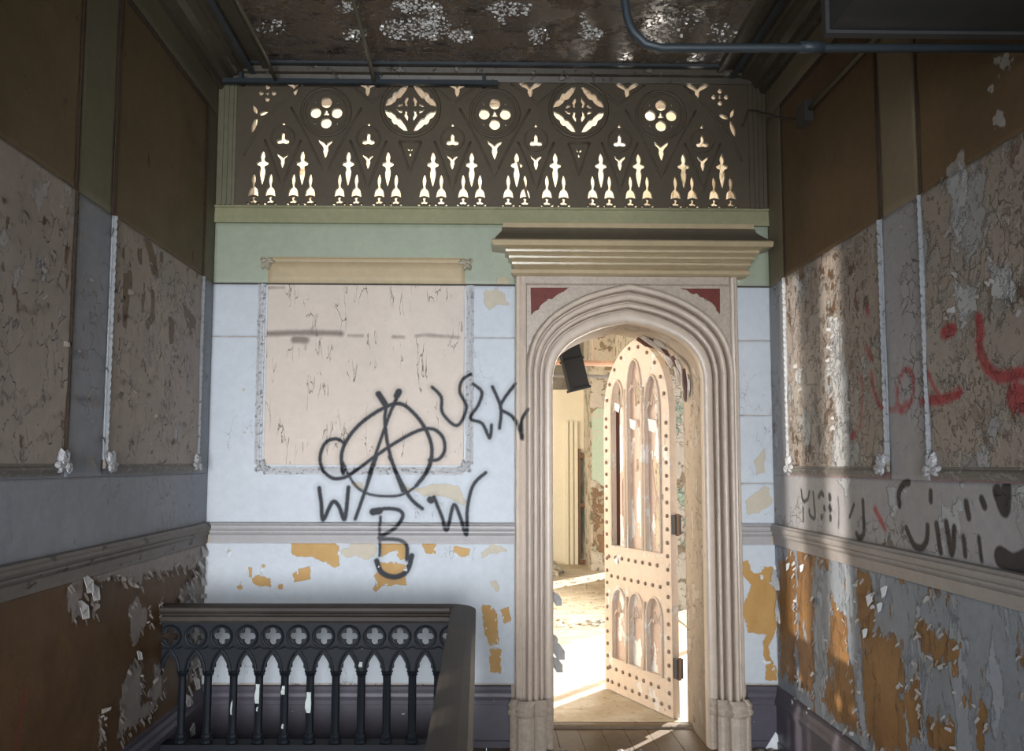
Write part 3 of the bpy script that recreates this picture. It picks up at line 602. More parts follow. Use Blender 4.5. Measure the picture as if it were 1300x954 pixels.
# --- ceiling, cornices
NX, NY = 150, 170; xs = np.linspace(XL, XR, NX); ys = np.linspace(-2, D, NY); A, B = np.meshgrid(xs, ys)
Zc = ZC-.006*fbm(A, B, 21, 6)
cv = np.stack([A, B, Zc], -1).reshape(-1, 3); ii = np.arange(NX*NY).reshape(NY, NX)
cq = np.stack([ii[:-1, :-1], ii[1:, :-1], ii[1:, 1:], ii[:-1, 1:]], -1).reshape(-1, 4)
me = bpy.data.meshes.new('ceiling'); me.from_pydata(cv.tolist(), [], cq.tolist())
ceiling = props(link('ceiling', me, M['ceil'], None, True), 'wet-looking brown ceiling with flaking glossy paint', 'ceiling', kind='structure')
MB().box(XL-.25, XR+.25, -2, D, ZC+.02, ZC+.2).obj('ceiling_slab', M['dark'], ceiling)
cprof = [(0, 0), (.0, -.13), (.03, -.13), (.04, -.10), (.07, -.095), (.09, -.06), (.13, -.05), (.15, -.05), (.16, -.03), (.20, -.03), (.205, -.015), (.27, -.015), (.27, -.03), (.30, -.03), (.31, 0)]
for nm, p0, p1, out, lab in (('trim_5', (XL, 0, ZC), (XL, D, ZC), (1, 0, 0), 'stepped brown cornice along the left of the ceiling'), ('trim_6', (XR, 0, ZC), (XR, D, ZC), (-1, 0, 0), 'stepped streaky cornice along the right of the ceiling')):
    c = run(nm, cprof, p0, p1, out, M['cornice'], lab)
    q = Vector(p0)+Vector(out)*.19-Vector((0, 0, .034)); MB().prism([(0, 0), (.03, 0), (.03, -.014), (0, -.014)], q, (q.x, D, q.z), out).obj('fillet', M['cornicegrey'], c)
c = run('trim_7', [(0, 0), (0, -.07), (.02, -.075), (.035, -.045), (.06, -.04), (.075, -.015), (.10, -.012), (.10, 0)], (XL, D, ZC), (XR, D, ZC), (0, -1, 0), M['cornice'], 'brown cornice across the end of the ceiling above the screen')
MB().box(XL+.2, XR-.25, D-.125, D-.10, ZC-.02, ZC-.004).obj('fillet', M['cornicegrey'], c)
# --- floor with the stairwell opening
WX, WY = .0, 4.28                                            # well edge
RX = -.025                                                   # line of the side balustrade
floor = empty('floor'); props(floor, 'dusty brown floorboards of the landing', 'floor', kind='structure')
bw = .135; x = RX-.06; 
while x < XR-.001:
    x2 = min(x+bw, XR); MB().box(x+.0015, x2-.0015, -2, D+TH, -.03, R.uniform(-.0015, .0005)).obj('floorboard', M['floor'], floor); x = x2
x = XL
while x < RX-.061:
    x2 = min(x+bw, RX-.06); MB().box(x+.0015, x2-.0015, 4.16, D, -.03, R.uniform(-.0015, .0005)).obj('floorboard', M['floor'], floor); x = x2
sw = MB().box(RX-.1, RX-.06, -2, 4.16, -1.6, 0).box(XL, RX-.06, 4.16, 4.20, -1.6, -.03).box(XL, RX, -2, 4.2, -1.62, -1.6).obj('stairwell_lining', M['dark'], floor)
wall_back = MB().box(XL-.2, XR+.2, -2.1, -2.0, -1.6, ZC).obj('wall_back', M['greyvoid']); props(wall_back, 'plain wall behind the viewer', 'wall', kind='structure')
# ================================================================ DOOR SURROUND
def surround():
    root = empty('door_surround', ((OL+OR_)/2, D, 0)); props(root, 'cream moulded stone-like surround of the pointed arch doorway', 'door surround')
    root['kind'] = 'structure'
    def path(t):
        hw = OHW+(IHW-OHW)*t; cx = OCX+(ICX-OCX)*t; zs = OZS+(IZS-OZS)*t; ri = ORISE+(IRISE-ORISE)*t
        a = arch_pts(cx, hw, zs, ri); return a
    # profile across the moulding: t 0..1 (outer to inner), depth (positive = proud of the wall)
    prof = [(0, .05)]
    for t0, t1, d, r in ((.04, .20, .082, .020), (.25, .44, .064, .026), (.49, .62, .044, .018), (.67, .99, .034, .018)):
        for k in range(9):
            w_ = PI*k/8; prof.append((t0+(t1-t0)*(.5-.5*math.cos(w_)), d+r*math.sin(w_)**.8))
        prof.append((t1+.006, d-.042)); prof.append((t1+.044, d-.042))
    prof = [p for p in prof if p[0] <= .992]+[(1.0, .02), (1.0, -.01)]
    base = .33
    def build(name, keep, zlow):
        v, rows = [], None
        for t, d in prof:
            a = path(t); l = []
            zs = a[0][1]; nj = int((zs-zlow)/.012)
            if keep in ('left', 'right'):
                x_ = a[0][0] if keep == 'left' else a[-1][0]
                l = [(x_, zlow+(zs-zlow)*k/nj_) for nj_ in (150,) for k in range(151)]
            else:
                l = []
                for i in range(len(a)-1):
                    for k in range(4): l.append((a[i][0]+(a[i+1][0]-a[i][0])*k/4, a[i][1]+(a[i+1][1]-a[i][1])*k/4))
                l.append(a[-1])
            rows = len(l); v += [(x_, D-d, z_) for x_, z_ in l]
        f = [(i*rows+j, i*rows+j+1, (i+1)*rows+j+1, (i+1)*rows+j) for i in range(len(prof)-1) for j in range(rows-1)]
        o = MB().add(v, f).obj(name, M['stone'], None); co = np.array(v); set_attrs(o.data, co[:, 0], co[:, 2], dict(spray=SPRAY))
        o.parent = root; o.matrix_parent_inverse = Matrix.Translation(-root.location)
        for p in o.data.polygons: p.use_smooth = True
        o.data.set_sharp_from_angle(angle=math.radians(38))
        return o
    build('jamb_moulding', 'left', 0.0); build('jamb_moulding', 'right', 0.0); build('arch_moulding', 'arch', 0)
    def add(mb, name, mat=M['stone']):
        o = mb.obj(name, mat); o.parent = root; o.matrix_parent_inverse = Matrix.Translation(-root.location); return o
    # rectangular outer frame strips
    fx0, fx1 = E(654, 600)[0], E(938.5, 600)[0]; zt = zz(346)
    def strip(x0, x1):
        n = 200; pr = [(x0, .0), (x0, .03), (x0+.006, .042), (x0+.02, .046), ((x0+x1)/2, .04), (x1-.02, .046), (x1-.006, .042), (x1, .03), (x1, 0)]
        v = [(a, D-b, .0+(zt)*i/n) for i in range(n+1) for a, b in pr]; k = len(pr)
        o = MB().add(v, [(i*k+j, i*k+j+1, (i+1)*k+j+1, (i+1)*k+j) for i in range(n) for j in range(k-1)]).obj('frame_strip', M['stone'])
        co = np.array(v); set_attrs(o.data, co[:, 0], co[:, 2], dict(spray=SPRAY)); o.parent = root; o.matrix_parent_inverse = Matrix.Translation(-root.location)
    strip(fx0, OL+.006); strip(OR_-.006, fx1)
    add(MB().prism([(0, 0), (.03, .0), (.042, .008), (.042, zt-zz(363)-.006), (.03, zt-zz(363)), (0, zt-zz(363))], (fx0+.05, D, zz(363)), (fx1-.05, D, zz(363)), (0, -1, 0)), 'frame_head')
    # spandrel fields (flat, filled up to the arch) and their red triangles
    aL = [p for p in arch_pts(OCX, OHW+.004, OZS, ORISE)]
    top = zz(363)+.004
    fl = [(OL-.0, OZS)]+aL+[(OR_, OZS), (OR_+.01, top), (OL-.01, top)]
    o = plate('spandrel', fl[1:-3]+[(OR_+.004, OZS), (OR_+.004, top), (OL-.004, top), (OL-.004, OZS)], [], .03, me_map(D-.012), M['stone']); o.parent = root; o.matrix_parent_inverse = Matrix.Translation(-root.location)
    for base_, hyp in (([(674, 401), (673, 367), (722, 367)], [(722, 367), (705, 376), (690, 386), (680, 396), (674, 401)]), ([(863, 368), (912, 368), (912, 400)], [(912, 400), (904, 388), (890, 379), (877, 373), (863, 368)])):
        pts = base_[:]
        for i in range(len(hyp)-1):
            for q in range(1, 5): t = q/5; pts.append((hyp[i][0]+(hyp[i+1][0]-hyp[i][0])*t+R.uniform(-1.6, 1.6), hyp[i][1]+(hyp[i+1][1]-hyp[i][1])*t+R.uniform(-1.6, 1.6)))
        o = plate('red_spandrel', [E(*p) for p in pts], [], .006, me_map(D-.030), M['spandrel']); o.parent = root; o.matrix_parent_inverse = Matrix.Translation(-root.location)
    # plinths
    for x0, x1 in ((E(648, 900)[0], IL-.004), (IR+.004, E(946, 900)[0])):
        zb = zz(893); m_ = (x0+x1)/2; inner = x1 if x0 < ICX-.2 else x0; outer = x0 if inner == x1 else x1; s = 1 if inner > outer else -1
        ws = abs(x1-x0); pr = []
        for k, (u0, u1, d) in enumerate(((0, .18, .075), (.18, .56, .115), (.56, .82, .085), (.82, 1.0, .045))):
            for q in range(5):
                w_ = q/4; pr.append((outer+s*ws*(u0+(u1-u0)*w_), D-d-.012*math.sin(PI*w_)))
        def ring(grow): return [(x+s*(-grow if i < 10 else 0), y-grow) for i, (x, y) in enumerate(pr)]
        lv = [(0, .008), (.02, .006), (zb-.05, .006), (zb-.035, .016), (zb-.02, .018), (zb-.008, .010), (zb, .012), (zb+.015, .014), (zb+.03, .004), (zb+.04, -.004)]
        v = []; k = len(pr)
        for z_, g in lv: v += [(x, y, z_) for x, y in ring(g)]
        f = [(i*k+j, i*k+j+1, (i+1)*k+j+1, (i+1)*k+j) for i in range(len(lv)-1) for j in range(k-1)]
        mb = MB().add(v, f); mb.add([(outer, D, lv[0][0]), (outer, D, lv[-1][0]), v[0], v[(len(lv)-1)*k]], [(0, 1, 3, 2)])
        add(mb, 'plinth')
    # jamb lining (reveal) edges: plaster slabs inside the wall thickness
    return root
surr = surround()
# cornice over the door
def hood():
    root = empty('door_cornice', (OCX, D, zz(352))); props(root, 'stepped ochre cornice projecting above the arched doorway', 'cornice'); root['kind'] = 'structure'
    # (px left, px right, y, depth)
    def loft(name, rows, mat):
        v = []
        for l, r, y, d in rows:
            x0 = E(l, y)[0]; x1 = E(r, y)[0]; z = zz(y+ (3 if 0 else 0)); v += [(x0, D, z), (x0, D-d, z), (x1, D-d, z), (x1, D, z)]
        n = len(rows); f = [(i*4+j, i*4+(j+1), (i+1)*4+(j+1), (i+1)*4+j) for i in range(n-1) for j in range(3)]
        f += [(0, 1, 2, 3), tuple((n-1)*4+k for k in (3, 2, 1, 0))]
        o = MB().add(v, f).obj(name, mat); o.parent = root; o.matrix_parent_inverse = Matrix.Translation(-root.location)
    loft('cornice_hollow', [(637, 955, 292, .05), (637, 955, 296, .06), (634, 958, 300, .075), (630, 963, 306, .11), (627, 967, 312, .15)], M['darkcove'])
    loft('cornice_top', [(638, 953, 286, .06), (638, 953, 292, .06)], M['stonetop'])
    rows = [(625, 969, 312, .155), (624, 970, 314, .165), (625, 969, 320, .165), (640, 955, 322, .135)]
    for k, (l, r, y, d) in enumerate(((642, 953, 322, .130), (646, 949, 329, .112), (650, 945, 336, .095))):
        rows += [(l, r, y+.5, d+.002), (l-1, r+1, y+2, d+.014), (l-1, r+1, y+4.5, d+.012), (l+2, r-2, y+6.5, d-.008)]
    rows += [(652, 944, 344, .066), (649, 947, 346, .076), (649, 947, 350, .076), (652, 944, 352, .06), (655, 941, 354, .0)]
    loft('cornice_steps', rows, M['stonetop'])
hood()
# sill shelf under the screen, across the whole wall
SL = props(MB().prism([(0, zz(265)-zz(286)), (.02, zz(265)-zz(286)), (.03, .004+0), (.03, 0), (0, 0)][::-1], (XL, D, zz(286)), (XR, D, zz(286)), (0, -1, 0)).obj('trim_8', M['shelf']), 'olive-cream band and sill running under the pierced screen', 'trim', kind='structure')
MB().prism([(0, 0), (.022, 0), (.034, .006), (.034, .014), (.022, .019), (0, .020)], (XL, D, zz(268)), (XR, D, zz(268)), (0, -1, 0)).obj('sill', M['shelf'], SL)
# wall boards beside and above the screen
for a0, a1 in ((XL, SX0), (SX1, XR)):
    m = MB().box(a0, a1, D-.012, D+.003, zz(263), ZC-.06)
    for k in range(3):
        xx = a0+(a1-a0)*(.3+.25*k); m.box(xx-.006, xx+.006, D-.02, D-.01, zz(263), ZC-.06)
    m.obj('reeded_side_board', M['screen'] if a0 > 0 else M['stileupper'], wall_end)
# ================================================================ TRACERY SCREEN
def screen():
    root = empty('tracery_screen', ((SX0+SX1)/2, D, SZ0)); props(root, 'olive-brown pierced Gothic tracery screen spanning above the doorway wall', 'screen')
    K = (E(700, 185)[0]-E(500, 185)[0])/200
    X = lambda px: E(608, 185)[0]+(px-608)*K
    Z = lambda y: SZ0+(262-y)*K
    holes = []
    def put(half, px, y, sc=1.0, sy=None): holes.append([(X(px)+a*K*sc, Z(y)-b*K*(sy or sc)) for a, b in mirror(half)])
    def poly(pts, px, y, sx=1, sy=1, sc=1.0): holes.append([(X(px)+a*K*sx*sc, Z(y)-b*K*sy*sc) for a, b in pts])
    def ves(x0, y0, x1, y1, w_):
        n = 6; dx, dy = x1-x0, y1-y0; L = math.hypot(dx, dy); nx, ny = -dy/L, dx/L; P = []
        for k in range(n+1): t = k/n; s = w_*math.sin(PI*t)**.8; P.append((x0+dx*t+nx*s, y0+dy*t+ny*s))
        for k in range(n-1, 0, -1): t = k/n; s = w_*math.sin(PI*t)**.8; P.append((x0+dx*t-nx*s, y0+dy*t-ny*s))
        holes.append([(X(a), Z(b)) for a, b in P])
    dagger = [(0, 0), (1.6, 3), (2.6, 6), (3, 9), (2, 13), (3.2, 14.2), (6.5, 15.5), (7.6, 17.5), (6.5, 19.5), (3, 21), (2.6, 23), (3.6, 27), (3.4, 32), (2.2, 38), (1, 43), (0, 46)]
    candle = [(0, 0), (1.2, 3), (2.2, 7), (2.3, 11), (1.2, 16.5), (1.5, 18.5), (3.6, 20), (5.2, 23), (6, 27), (6.4, 31), (3.4, 29.6), (0, 29)]
    tref = [(0, 0), (1.5, .5), (1.9, 2.2), (1, 4), (1.3, 5), (3.8, 5.8), (4.4, 7.6), (2.6, 9), (0, 8.4)]
    mtref = [(0, 0), (1.4, 1), (2.2, 4), (2, 8), (2.6, 9.4), (6.4, 10), (8, 12), (7, 14.6), (4, 15.4), (0, 14.4)]
    yy_ = [(0, 5.5), (1.5, 4), (3.5, 2.5), (7.5, 0), (6, 4), (3.2, 6.8), (2.3, 8.5), (2.7, 12), (1.2, 17), (0, 19.5)]
    wy = [(0, 6.5), (2, 5), (5, 1.5), (10, 0), (16, .5), (11, 5), (5, 8), (3, 9.5), (3.2, 13), (1.6, 18), (0, 20)]
    bays = [(335, 385), (443, 493), (550, 599), (656, 705), (763, 811), (868, 917)]
    for a, b in bays:
        mid = (a+b)/2
        for c in (a, b):
            put(dagger, c, 190)
            for s in (-10.6, 10.6):
                put(candle, c+s, 219); put(tref, c+s, 249.4)
                for q in (-1, 1): poly([(0, 0), (2.6, -.6), (1.2, 2.6), (-1.4, 2.6)], c+s+q*6, 258.2, q)
        put([(0, 0), (2.4, 4), (0, 4.6)], mid, 153); put(mtref, mid, 166.5); put(yy_, mid, 194, 1.0)
    for c in (414, 628, 840):
        put(yy_, c, 175, 1.28); cy = 141
        for dx, dy in ((0, -13.4), (0, 13.4), (13.4, 0), (-13.4, 0)): holes.append([(X(c)+a*K, Z(cy)+b*K) for a, b in circ(dx, dy, 6.9)])
        put([(0, -4.5), (1.4, -3.6), (1.4, -.8), (3.4, .8), (3.6, 2.8), (1.6, 3.2), (0, 2.6)], c, cy)
        for dx in (-14, 14):
            for dy in (-13.5, 13.5): holes.append([(X(c)+a*K, Z(cy)+b*K) for a, b in circ(dx, dy, 1.3, 5)])
    q1 = [(118, 10), (92, 16), (72, 32), (64, 46), (48, 50), (40, 60), (24, 82), (12, 108), (32, 105), (52, 90), (62, 78), (76, 76), (84, 66), (88, 52), (104, 42), (114, 26)]
    q2 = [(14, 9), (26, 12), (25, 22), (31, 31), (24, 45), (13, 60), (11, 40), (18, 26)]; q3 = [(36, 14), (50, 8), (66, 6), (54, 18), (42, 23)]
    for c in (521, 735):
        for sx in (-1, 1):
            for sy in (-1, 1):
                for q in (q1, q2, q3): poly(q, c, 134, sx, sy, .275)
        for d in ((-3.2, 186, -.6, 190), (3.4, 186, .8, 190), (0, 191.5, 0, 197)): ves(c+d[0], d[1], c+d[2], d[3], 1.1)
    for c in (466, 580, 673, 797, 374, 887): put(wy, c, 99.5, .95)
    for c, s in ((339, 1), (916, -1)):
        for dx, dy in ((0, -8), (0, 8), (8, 0), (-8, 0)): holes.append([(X(c)+a*K, Z(116)+b*K) for a, b in circ(dx, dy, 3.0, 9)])
        poly([(0, -3.2), (1, -1), (3.2, 0), (1, 1), (0, 3.2), (-1, 1), (-3.2, 0), (-1, -1)], c, 116)
        m_ = (327 if s > 0 else 928); ves(m_-6*s, 131, m_-.8*s, 143, 2.2); ves(m_+1.6*s, 144.6, m_+14*s, 139, 2.6); ves(m_-.6*s, 147, m_-6.5*s, 168, 2.8)
    fit = []
    for h in holes:
        if max(q[1] for q in h) < SZ1-.004: fit.append(h)
    th = .022; yb = D+.006
    p = plate('tracery_panel', [(SX0, SZ0), (SX1, SZ0), (SX1, SZ1), (SX0, SZ1)], fit, th, me_map(yb), M['screen']); p.parent = root; p.matrix_parent_inverse = Matrix.Translation(-root.location)
    yf = yb-th/2
    def rib(pts, r=.007, closed=False, name='rib'):
        o = MB().tube([(X(a), yf, Z(b)) for a, b in pts], r, 6, closed).obj(name, M['screen'], None, True); o.parent = root; o.matrix_parent_inverse = Matrix.Translation(-root.location)
    def vee(cx, ty, w_, h, bow=.12):
        l = []
        for k in range(7):
            t = k/6; l.append((cx-w_*(t-bow*4*t*(1-t)*.35), ty-h*t))
        rib(l[::-1]+[(2*cx-a, b) for a, b in l[1:]])
    for a, b in bays:
        mid = (a+b)/2; vee(mid, 241, 23, 64); rib([(mid+14.5*math.cos(k*PI/12), 174+14.5*math.sin(k*PI/12)) for k in range(24)], .006, True, 'ring')
    for c in (414, 628, 840):
        vee(c, 224, 45, 90); rib([(c+31*math.cos(k*PI/16), 140+31*math.sin(k*PI/16)) for k in range(32)], .009, True, 'ring')
        rib([(c+26*math.cos(k*PI/16), 140+26*math.sin(k*PI/16)) for k in range(32)], .005, True, 'ring')
    for c in (521, 735):
        vee(c, 220, 14, 42); rib([(c-14, 178), (c+14, 178)]); rib([(c+36.5*math.cos(k*PI/18), 134+36.5*math.sin(k*PI/18)) for k in range(36)], .011, True, 'ring')
    for c in (472, 576, 682, 786): vee(c, 128, 34, 27)
    rib([(311, 198), (320, 178), (335, 155), (352, 133), (368, 116), (381, 104)]); rib([(942, 200), (933, 178), (918, 155), (901, 133), (885, 116), (870, 102)])
    return root
screen()
# ================================================================ BALUSTRADE
def balustrade():
    YB = 4.22; zt = hit(430, 766, 1, YB+.05)[2]; zb = hit(430, 945, 1, YB-.03)[2]
    root = empty('stair_balustrade', (RX, YB, 0)); props(root, 'black cast-iron Gothic balustrade with dark wooden handrail round the stairwell', 'railing')
    inv = Matrix.Translation(-root.location)
    def par(o): o.parent = root; o.matrix_parent_inverse = inv; return o
    p = (hit(556, 850, 1, YB)[0]-hit(264.6, 850, 1, YB)[0])/9; x9 = float(hit(556, 850, 1, YB)[0]); p = float(p)
    hz = lambda y: float(hit(430, y, 1, YB)[2])
    zr = hz(790); zq = hz(808); za = hz(831); zs = hz(852); zc = hz(848); z0 = zb
    # one bay plate: quatrefoil and pointed arch, local x -p/2..p/2
    h = p/2; quat = []
    r1 = .0175; d1 = .0236
    for k in range(4):
        c = PI/2*k
        for j in range(-3, 4):
            a = c+math.radians(38)*j; quat.append((d1*math.cos(c)+r1*math.cos(a), zq+d1*math.sin(c)+r1*math.sin(a)))
    arch = [(-h+.022, zs-.02), (-h+.026, zs+.01), (-h+.034, zs+.018), (-h+.033, zs+.035), (-.024, za-.035), (-.012, za-.014), (0, za)]
    arch = arch+[(-a, b) for a, b in arch[::-1][1:]]
    out = [(-h, zs-.02)]+arch+[(h, zs-.02), (h, zr), (-h, zr)]
    mp = lambda a, b, c: (a, -c, b)
    bay = plate('arch_bay', out, [quat], .022, mp, M['iron']); bm_ = bay.data; bpy.data.objects.remove(bay)
    mb = MB(); n = 20
    mb.tube([(.050*math.cos(2*PI*k/n), -.013, zq+.050*math.sin(2*PI*k/n)) for k in range(n)], .0065, 6, True)
    mb.tube([(-h+.012, -.013, zs-.01), (-h+.018, -.013, zs+.03), (-.034, -.013, za-.018), (-.014, -.013, za+.012), (0, -.013, za+.022), (.014, -.013, za+.012), (.034, -.013, za-.018), (h-.018, -.013, zs+.03), (h-.012, -.013, zs-.01)], .006, 6)
    mb.tube([(-h, -.013, zq-.045), (-h+.02, -.013, zq-.055), (0, -.013, za+.03), (h-.02, -.013, zq-.055), (h, -.013, zq-.045)], .005, 5)
    rib = mb.mesh('rib'); rib.materials.append(M['iron'])
    H = zs-z0
    prof = [(.030, 0), (.030, .012), (.024, .018), (.027, .028), (.026, .036), (.020, .045), (.019, .08), (.020, H*.5), (.019, H*.88), (.020, H*.93), (.027, H*.95), (.022, H*.965), (.029, H*.985), (.030, H)]
    bal = MB().lathe(prof, (0, 0, z0), 8).mesh('baluster'); bal.materials.append(M['iron'])
    def place(me, name, x, y, rz, par_=None):
        o = link(name, me, None, par_ or root); o.location = (x-RX, y-YB, 0); o.rotation_euler = (0, 0, rz); return o
    xs_ = [x9-p*k for k in range(11) if x9-p*k > XL+.02]
    bals = {round((x9-x)/p): place(bal, 'baluster', x, YB, 0) for x in xs_}
    for x in xs_+[x9+p]:
        if x-h-h > XL-.02: place(bm_, 'arch_bay', x-h, YB, 0); place(rib, 'bay_moulding', x-h, YB, 0)
    xe = x9+p; n_side = 24
    for k in range(n_side):
        y = YB-p*k
        place(bal, 'baluster', xe, y, 0)
        place(bm_, 'arch_bay', xe, y-h, PI/2); place(rib, 'bay_moulding', xe, y-h, -PI/2)
    ye = YB-p*n_side
    # handrail swept round the mitred corner
    hw = .058; zt = float(zt)
    pr = [(-.040, -.080), (-.046, -.070), (-.046, -.052), (-.034, -.046), (-.036, -.038), (-.056, -.030), (-.060, -.020), (-.058, -.008), (-.045, -.002), (-.02, .003), (0, .004), (.02, .003), (.045, -.002), (.058, -.008), (.060, -.020), (.056, -.030), (.036, -.038), (.034, -.046), (.046, -.052), (.046, -.070), (.040, -.080)]
    rc = .07; path = [(XL+.001, YB, 0, 1)]
    for k in range(7):
        a = PI/2*(1-k/6); path.append((xe-rc+rc*math.cos(a), YB-rc+rc*math.sin(a), math.cos(a), math.sin(a)))
    path.append((xe, ye, 1, 0)); v = []; k = len(pr)
    for x, y, nx, ny in path: v += [(x+nx*a, y+ny*a, zt+b) for a, b in pr]
    f = [(i*k+j, i*k+(j+1) % k, (i+1)*k+(j+1) % k, (i+1)*k+j) for i in range(len(path)-1) for j in range(k)]+[tuple(range(k)), tuple(range((len(path)-1)*k, len(path)*k))]
    par(MB().add(v, f).obj('handrail', M['handrail']))
    par(MB().box(XL, xe+.045, YB-.045, YB+.045, 0, z0).box(xe-.045, xe+.045, ye, YB-.045, 0, z0).obj('curb', M['iron']))
    nz = MB().lathe([(.06, 0), (.06, .12), (.045, .14), (.04, .2), (.042, .7), (.055, .74), (.05, .8), (.065, .86), (.04, .92), (.01, .95)], (xe, ye-.06, 0), 12)
    par(nz.obj('newel_post', M['handrail'], None, True))
    # paint shreds stuck to the balusters
    M['shred'] = layered('pale_paint_shred', (.50, .54, .53), [], rough=.5, grime=.25)
    for bx, y0_, y1_, wd in ((2, 868, 892, .016), (3, 870, 881, .012), (4, 878, 904, .018), (2, 896, 902, .006), (1, 888, 906, .006), (3, 918, 924, .007), (9, 882, 896, .014), (9, 899, 906, .010), (9, 924, 930, .008), (6, 840, 846, .014)):
        x = x9-p*(9-bx); za_, zb_ = hz(y1_), hz(y0_); m = MB(); n = 4; v = []
        for i in range(n+1):
            t = i/n; w_ = wd*(1-.5*abs(t-.4))*R.uniform(.8, 1.1); z_ = za_+(zb_-za_)*t; o_ = -.022-.006*math.sin(t*5)
            v += [(x-w_, YB+o_, z_), (x+w_*.6, YB+o_-.004, z_), (x+w_*.6, YB+o_+.003, z_), (x-w_, YB+o_+.006, z_)]
        f = [(i*4+j, i*4+(j+1) % 4, (i+1)*4+(j+1) % 4, (i+1)*4+j) for i in range(n) for j in range(4)]+[(0, 1, 2, 3), (n*4+3, n*4+2, n*4+1, n*4)]
        so = m.add(v, f).obj('paint_shred', M['shred']); so.parent = bals[9-bx]; so.matrix_parent_inverse = Matrix.Translation((-x, -YB, 0)); so['label'] = 'pale torn paint shred'
balustrade()
# ================================================================ DOOR LEAF
def door():
    hx, hy = 1.19, 5.30; fx, fy = .885, 6.02; W = math.hypot(fx-hx, fy-hy); ang = math.atan2(fy-hy, fx-hx)
    root = empty('door_1', (hx, hy, .012), ang); props(root, 'cream studded Gothic door leaf standing ajar in the archway', 'door', kind='structure')
    # local: x along the leaf from the hinge, y: +y is the seen face (towards the viewer), z up
    TK = .05
    mp = lambda a, b, c: (a, -TK/2+c, b)                    # seen face at y = 0
    def mpf(yc): return lambda a, b, c: (a, yc+c, b)
    apex = 2.375; zs = 1.86; cx = W/2
    out = [(0, 0)]+[(q[0], q[1]) for q in arch_pts(cx, W/2, zs, apex-zs)]+[(W, 0)]
    st = .10; g = .036; iw = (W-2*st-2*g)/3
    def lancet(x0, x1, z0, z1, sp):
        m = (x0+x1)/2; hw = (x1-x0)/2; n = 7; P = [(x0, z0)]
        L = [(m-hw*math.cos(t), sp+(z1-sp)*math.sin(t)**.92) for t in [PI/2*k/n for k in range(n+1)]]
        return [(x0, z0)]+L+[(2*m-a, b) for a, b in L[::-1][1:]]+[(x1, z0)]
    xsl = [st+k*(iw+g) for k in range(3)]
    up = [lancet(xsl[k], xsl[k]+iw, .985, (2.12, 2.245, 2.12)[k], (1.86, 1.99, 1.86)[k]) for k in range(3)]
    lo = [lancet(xsl[k], xsl[k]+iw, .225, .70, .56) for k in range(3)]
    o = plate('leaf_frame', out, up+lo, TK, mp, M['door'], root)
    # mouldings round every lancet
    for poly in up+lo:
        MB().tube([(a, .004, b) for a, b in poly], .008, 6, True).obj('lancet_moulding', M['door'], root, True)
    for k in range(3):
        for P in (up[k], lo[k]):
            x0, x1 = xsl[k], xsl[k]+iw; zc_ = max(q[1] for q in P); m = (x0+x1)/2; sp = zc_-.17 if P is lo[k] else zc_-.2
            MB().tube([(x0+.012, -.006, sp-.02), (m-.035, -.006, sp+.03), (m-.02, -.006, sp+.01), (m, -.006, sp+.075), (m+.02, -.006, sp+.01), (m+.035, -.006, sp+.03), (x1-.012, -.006, sp-.02)], .006, 5).obj('lancet_cusp', M['door'], root)
    # panels inside; ragged openings where boards are broken away
    def ragged(k, z0, z1, side, keep):
        x0, x1 = xsl[k]-.01, xsl[k]+iw+.01; n = int((z1-z0)/.05); e = []
        for i in range(n+1): e.append((x0+(x1-x0)*(keep+R.uniform(-.10, .10)), z0+(z1-z0)*i/n))
        return [(x0, z0)]+e+[(x0, z1)] if side < 0 else [(x1, z0), (x1, z1)]+e[::-1]
    yb = -.032
    for k in range(3):
        plate('panel', [(xsl[k]-.01, .2), (xsl[k]+iw+.01, .2), (xsl[k]+iw+.01, .715), (xsl[k]-.01, .715)], [], .012, mpf(yb), M['doorpanel'], root)
        zt = (2.13, 2.255, 2.13)[k]
        if k == 1: plate('panel', [(xsl[k]-.01, .96), (xsl[k]+iw+.01, .96), (xsl[k]+iw+.01, zt), (xsl[k]-.01, zt)], [[(xsl[1]+.07, 1.5), (xsl[1]+.11, 1.49), (xsl[1]+.10, 1.58), (xsl[1]+.075, 1.57)], [(xsl[1]+.05, 1.95), (xsl[1]+.11, 1.93), (xsl[1]+.12, 2.05), (xsl[1]+.07, 2.1)]], .012, mpf(yb), M['doorpanel'], root)
        elif k == 0:                                          # hinge side: split open in the lower half
            x0, x1 = xsl[0]-.01, xsl[0]+iw+.01
            hole1 = [(x0+.06, 1.02), (x0+.12, 1.0), (x0+.13, 1.2), (x0+.10, 1.33), (x0+.13, 1.45), (x0+.15, 1.56), (x0+.10, 1.60), (x0+.06, 1.5), (x0+.075, 1.3), (x0+.05, 1.15)]
            hole2 = [(x0+.03, 1.78), (x0+.07, 1.76), (x0+.09, 1.9), (x0+.06, 2.0), (x0+.03, 1.9)]
            plate('panel', [(x0, .96), (x1, .96), (x1, zt), (x0, zt)], [hole1, hole2], .012, mpf(yb), M['doorpanel'], root)
        else:
            x0, x1 = xsl[2]-.01, xsl[2]+iw+.01
            plate('panel', [(x0, .96), (x1-.075, .96), (x1-.08, 1.9), (x0+.02, zt), (x0, zt)], [[(x0+.03, 1.02), (x0+.085, 1.0), (x0+.09, 1.4), (x0+.06, 1.5), (x0+.04, 1.3)], [(x0+.03, 1.62), (x0+.07, 1.6), (x0+.08, 1.74), (x0+.05, 1.8)]], .012, mpf(yb), M['doorpanel'], root)
            plate('backing_strip', [(x1-.06, .96), (x1, .96), (x1, 1.95), (x1-.06, 1.93)], [], .01, mpf(yb-.012), M['redbrown'], root)
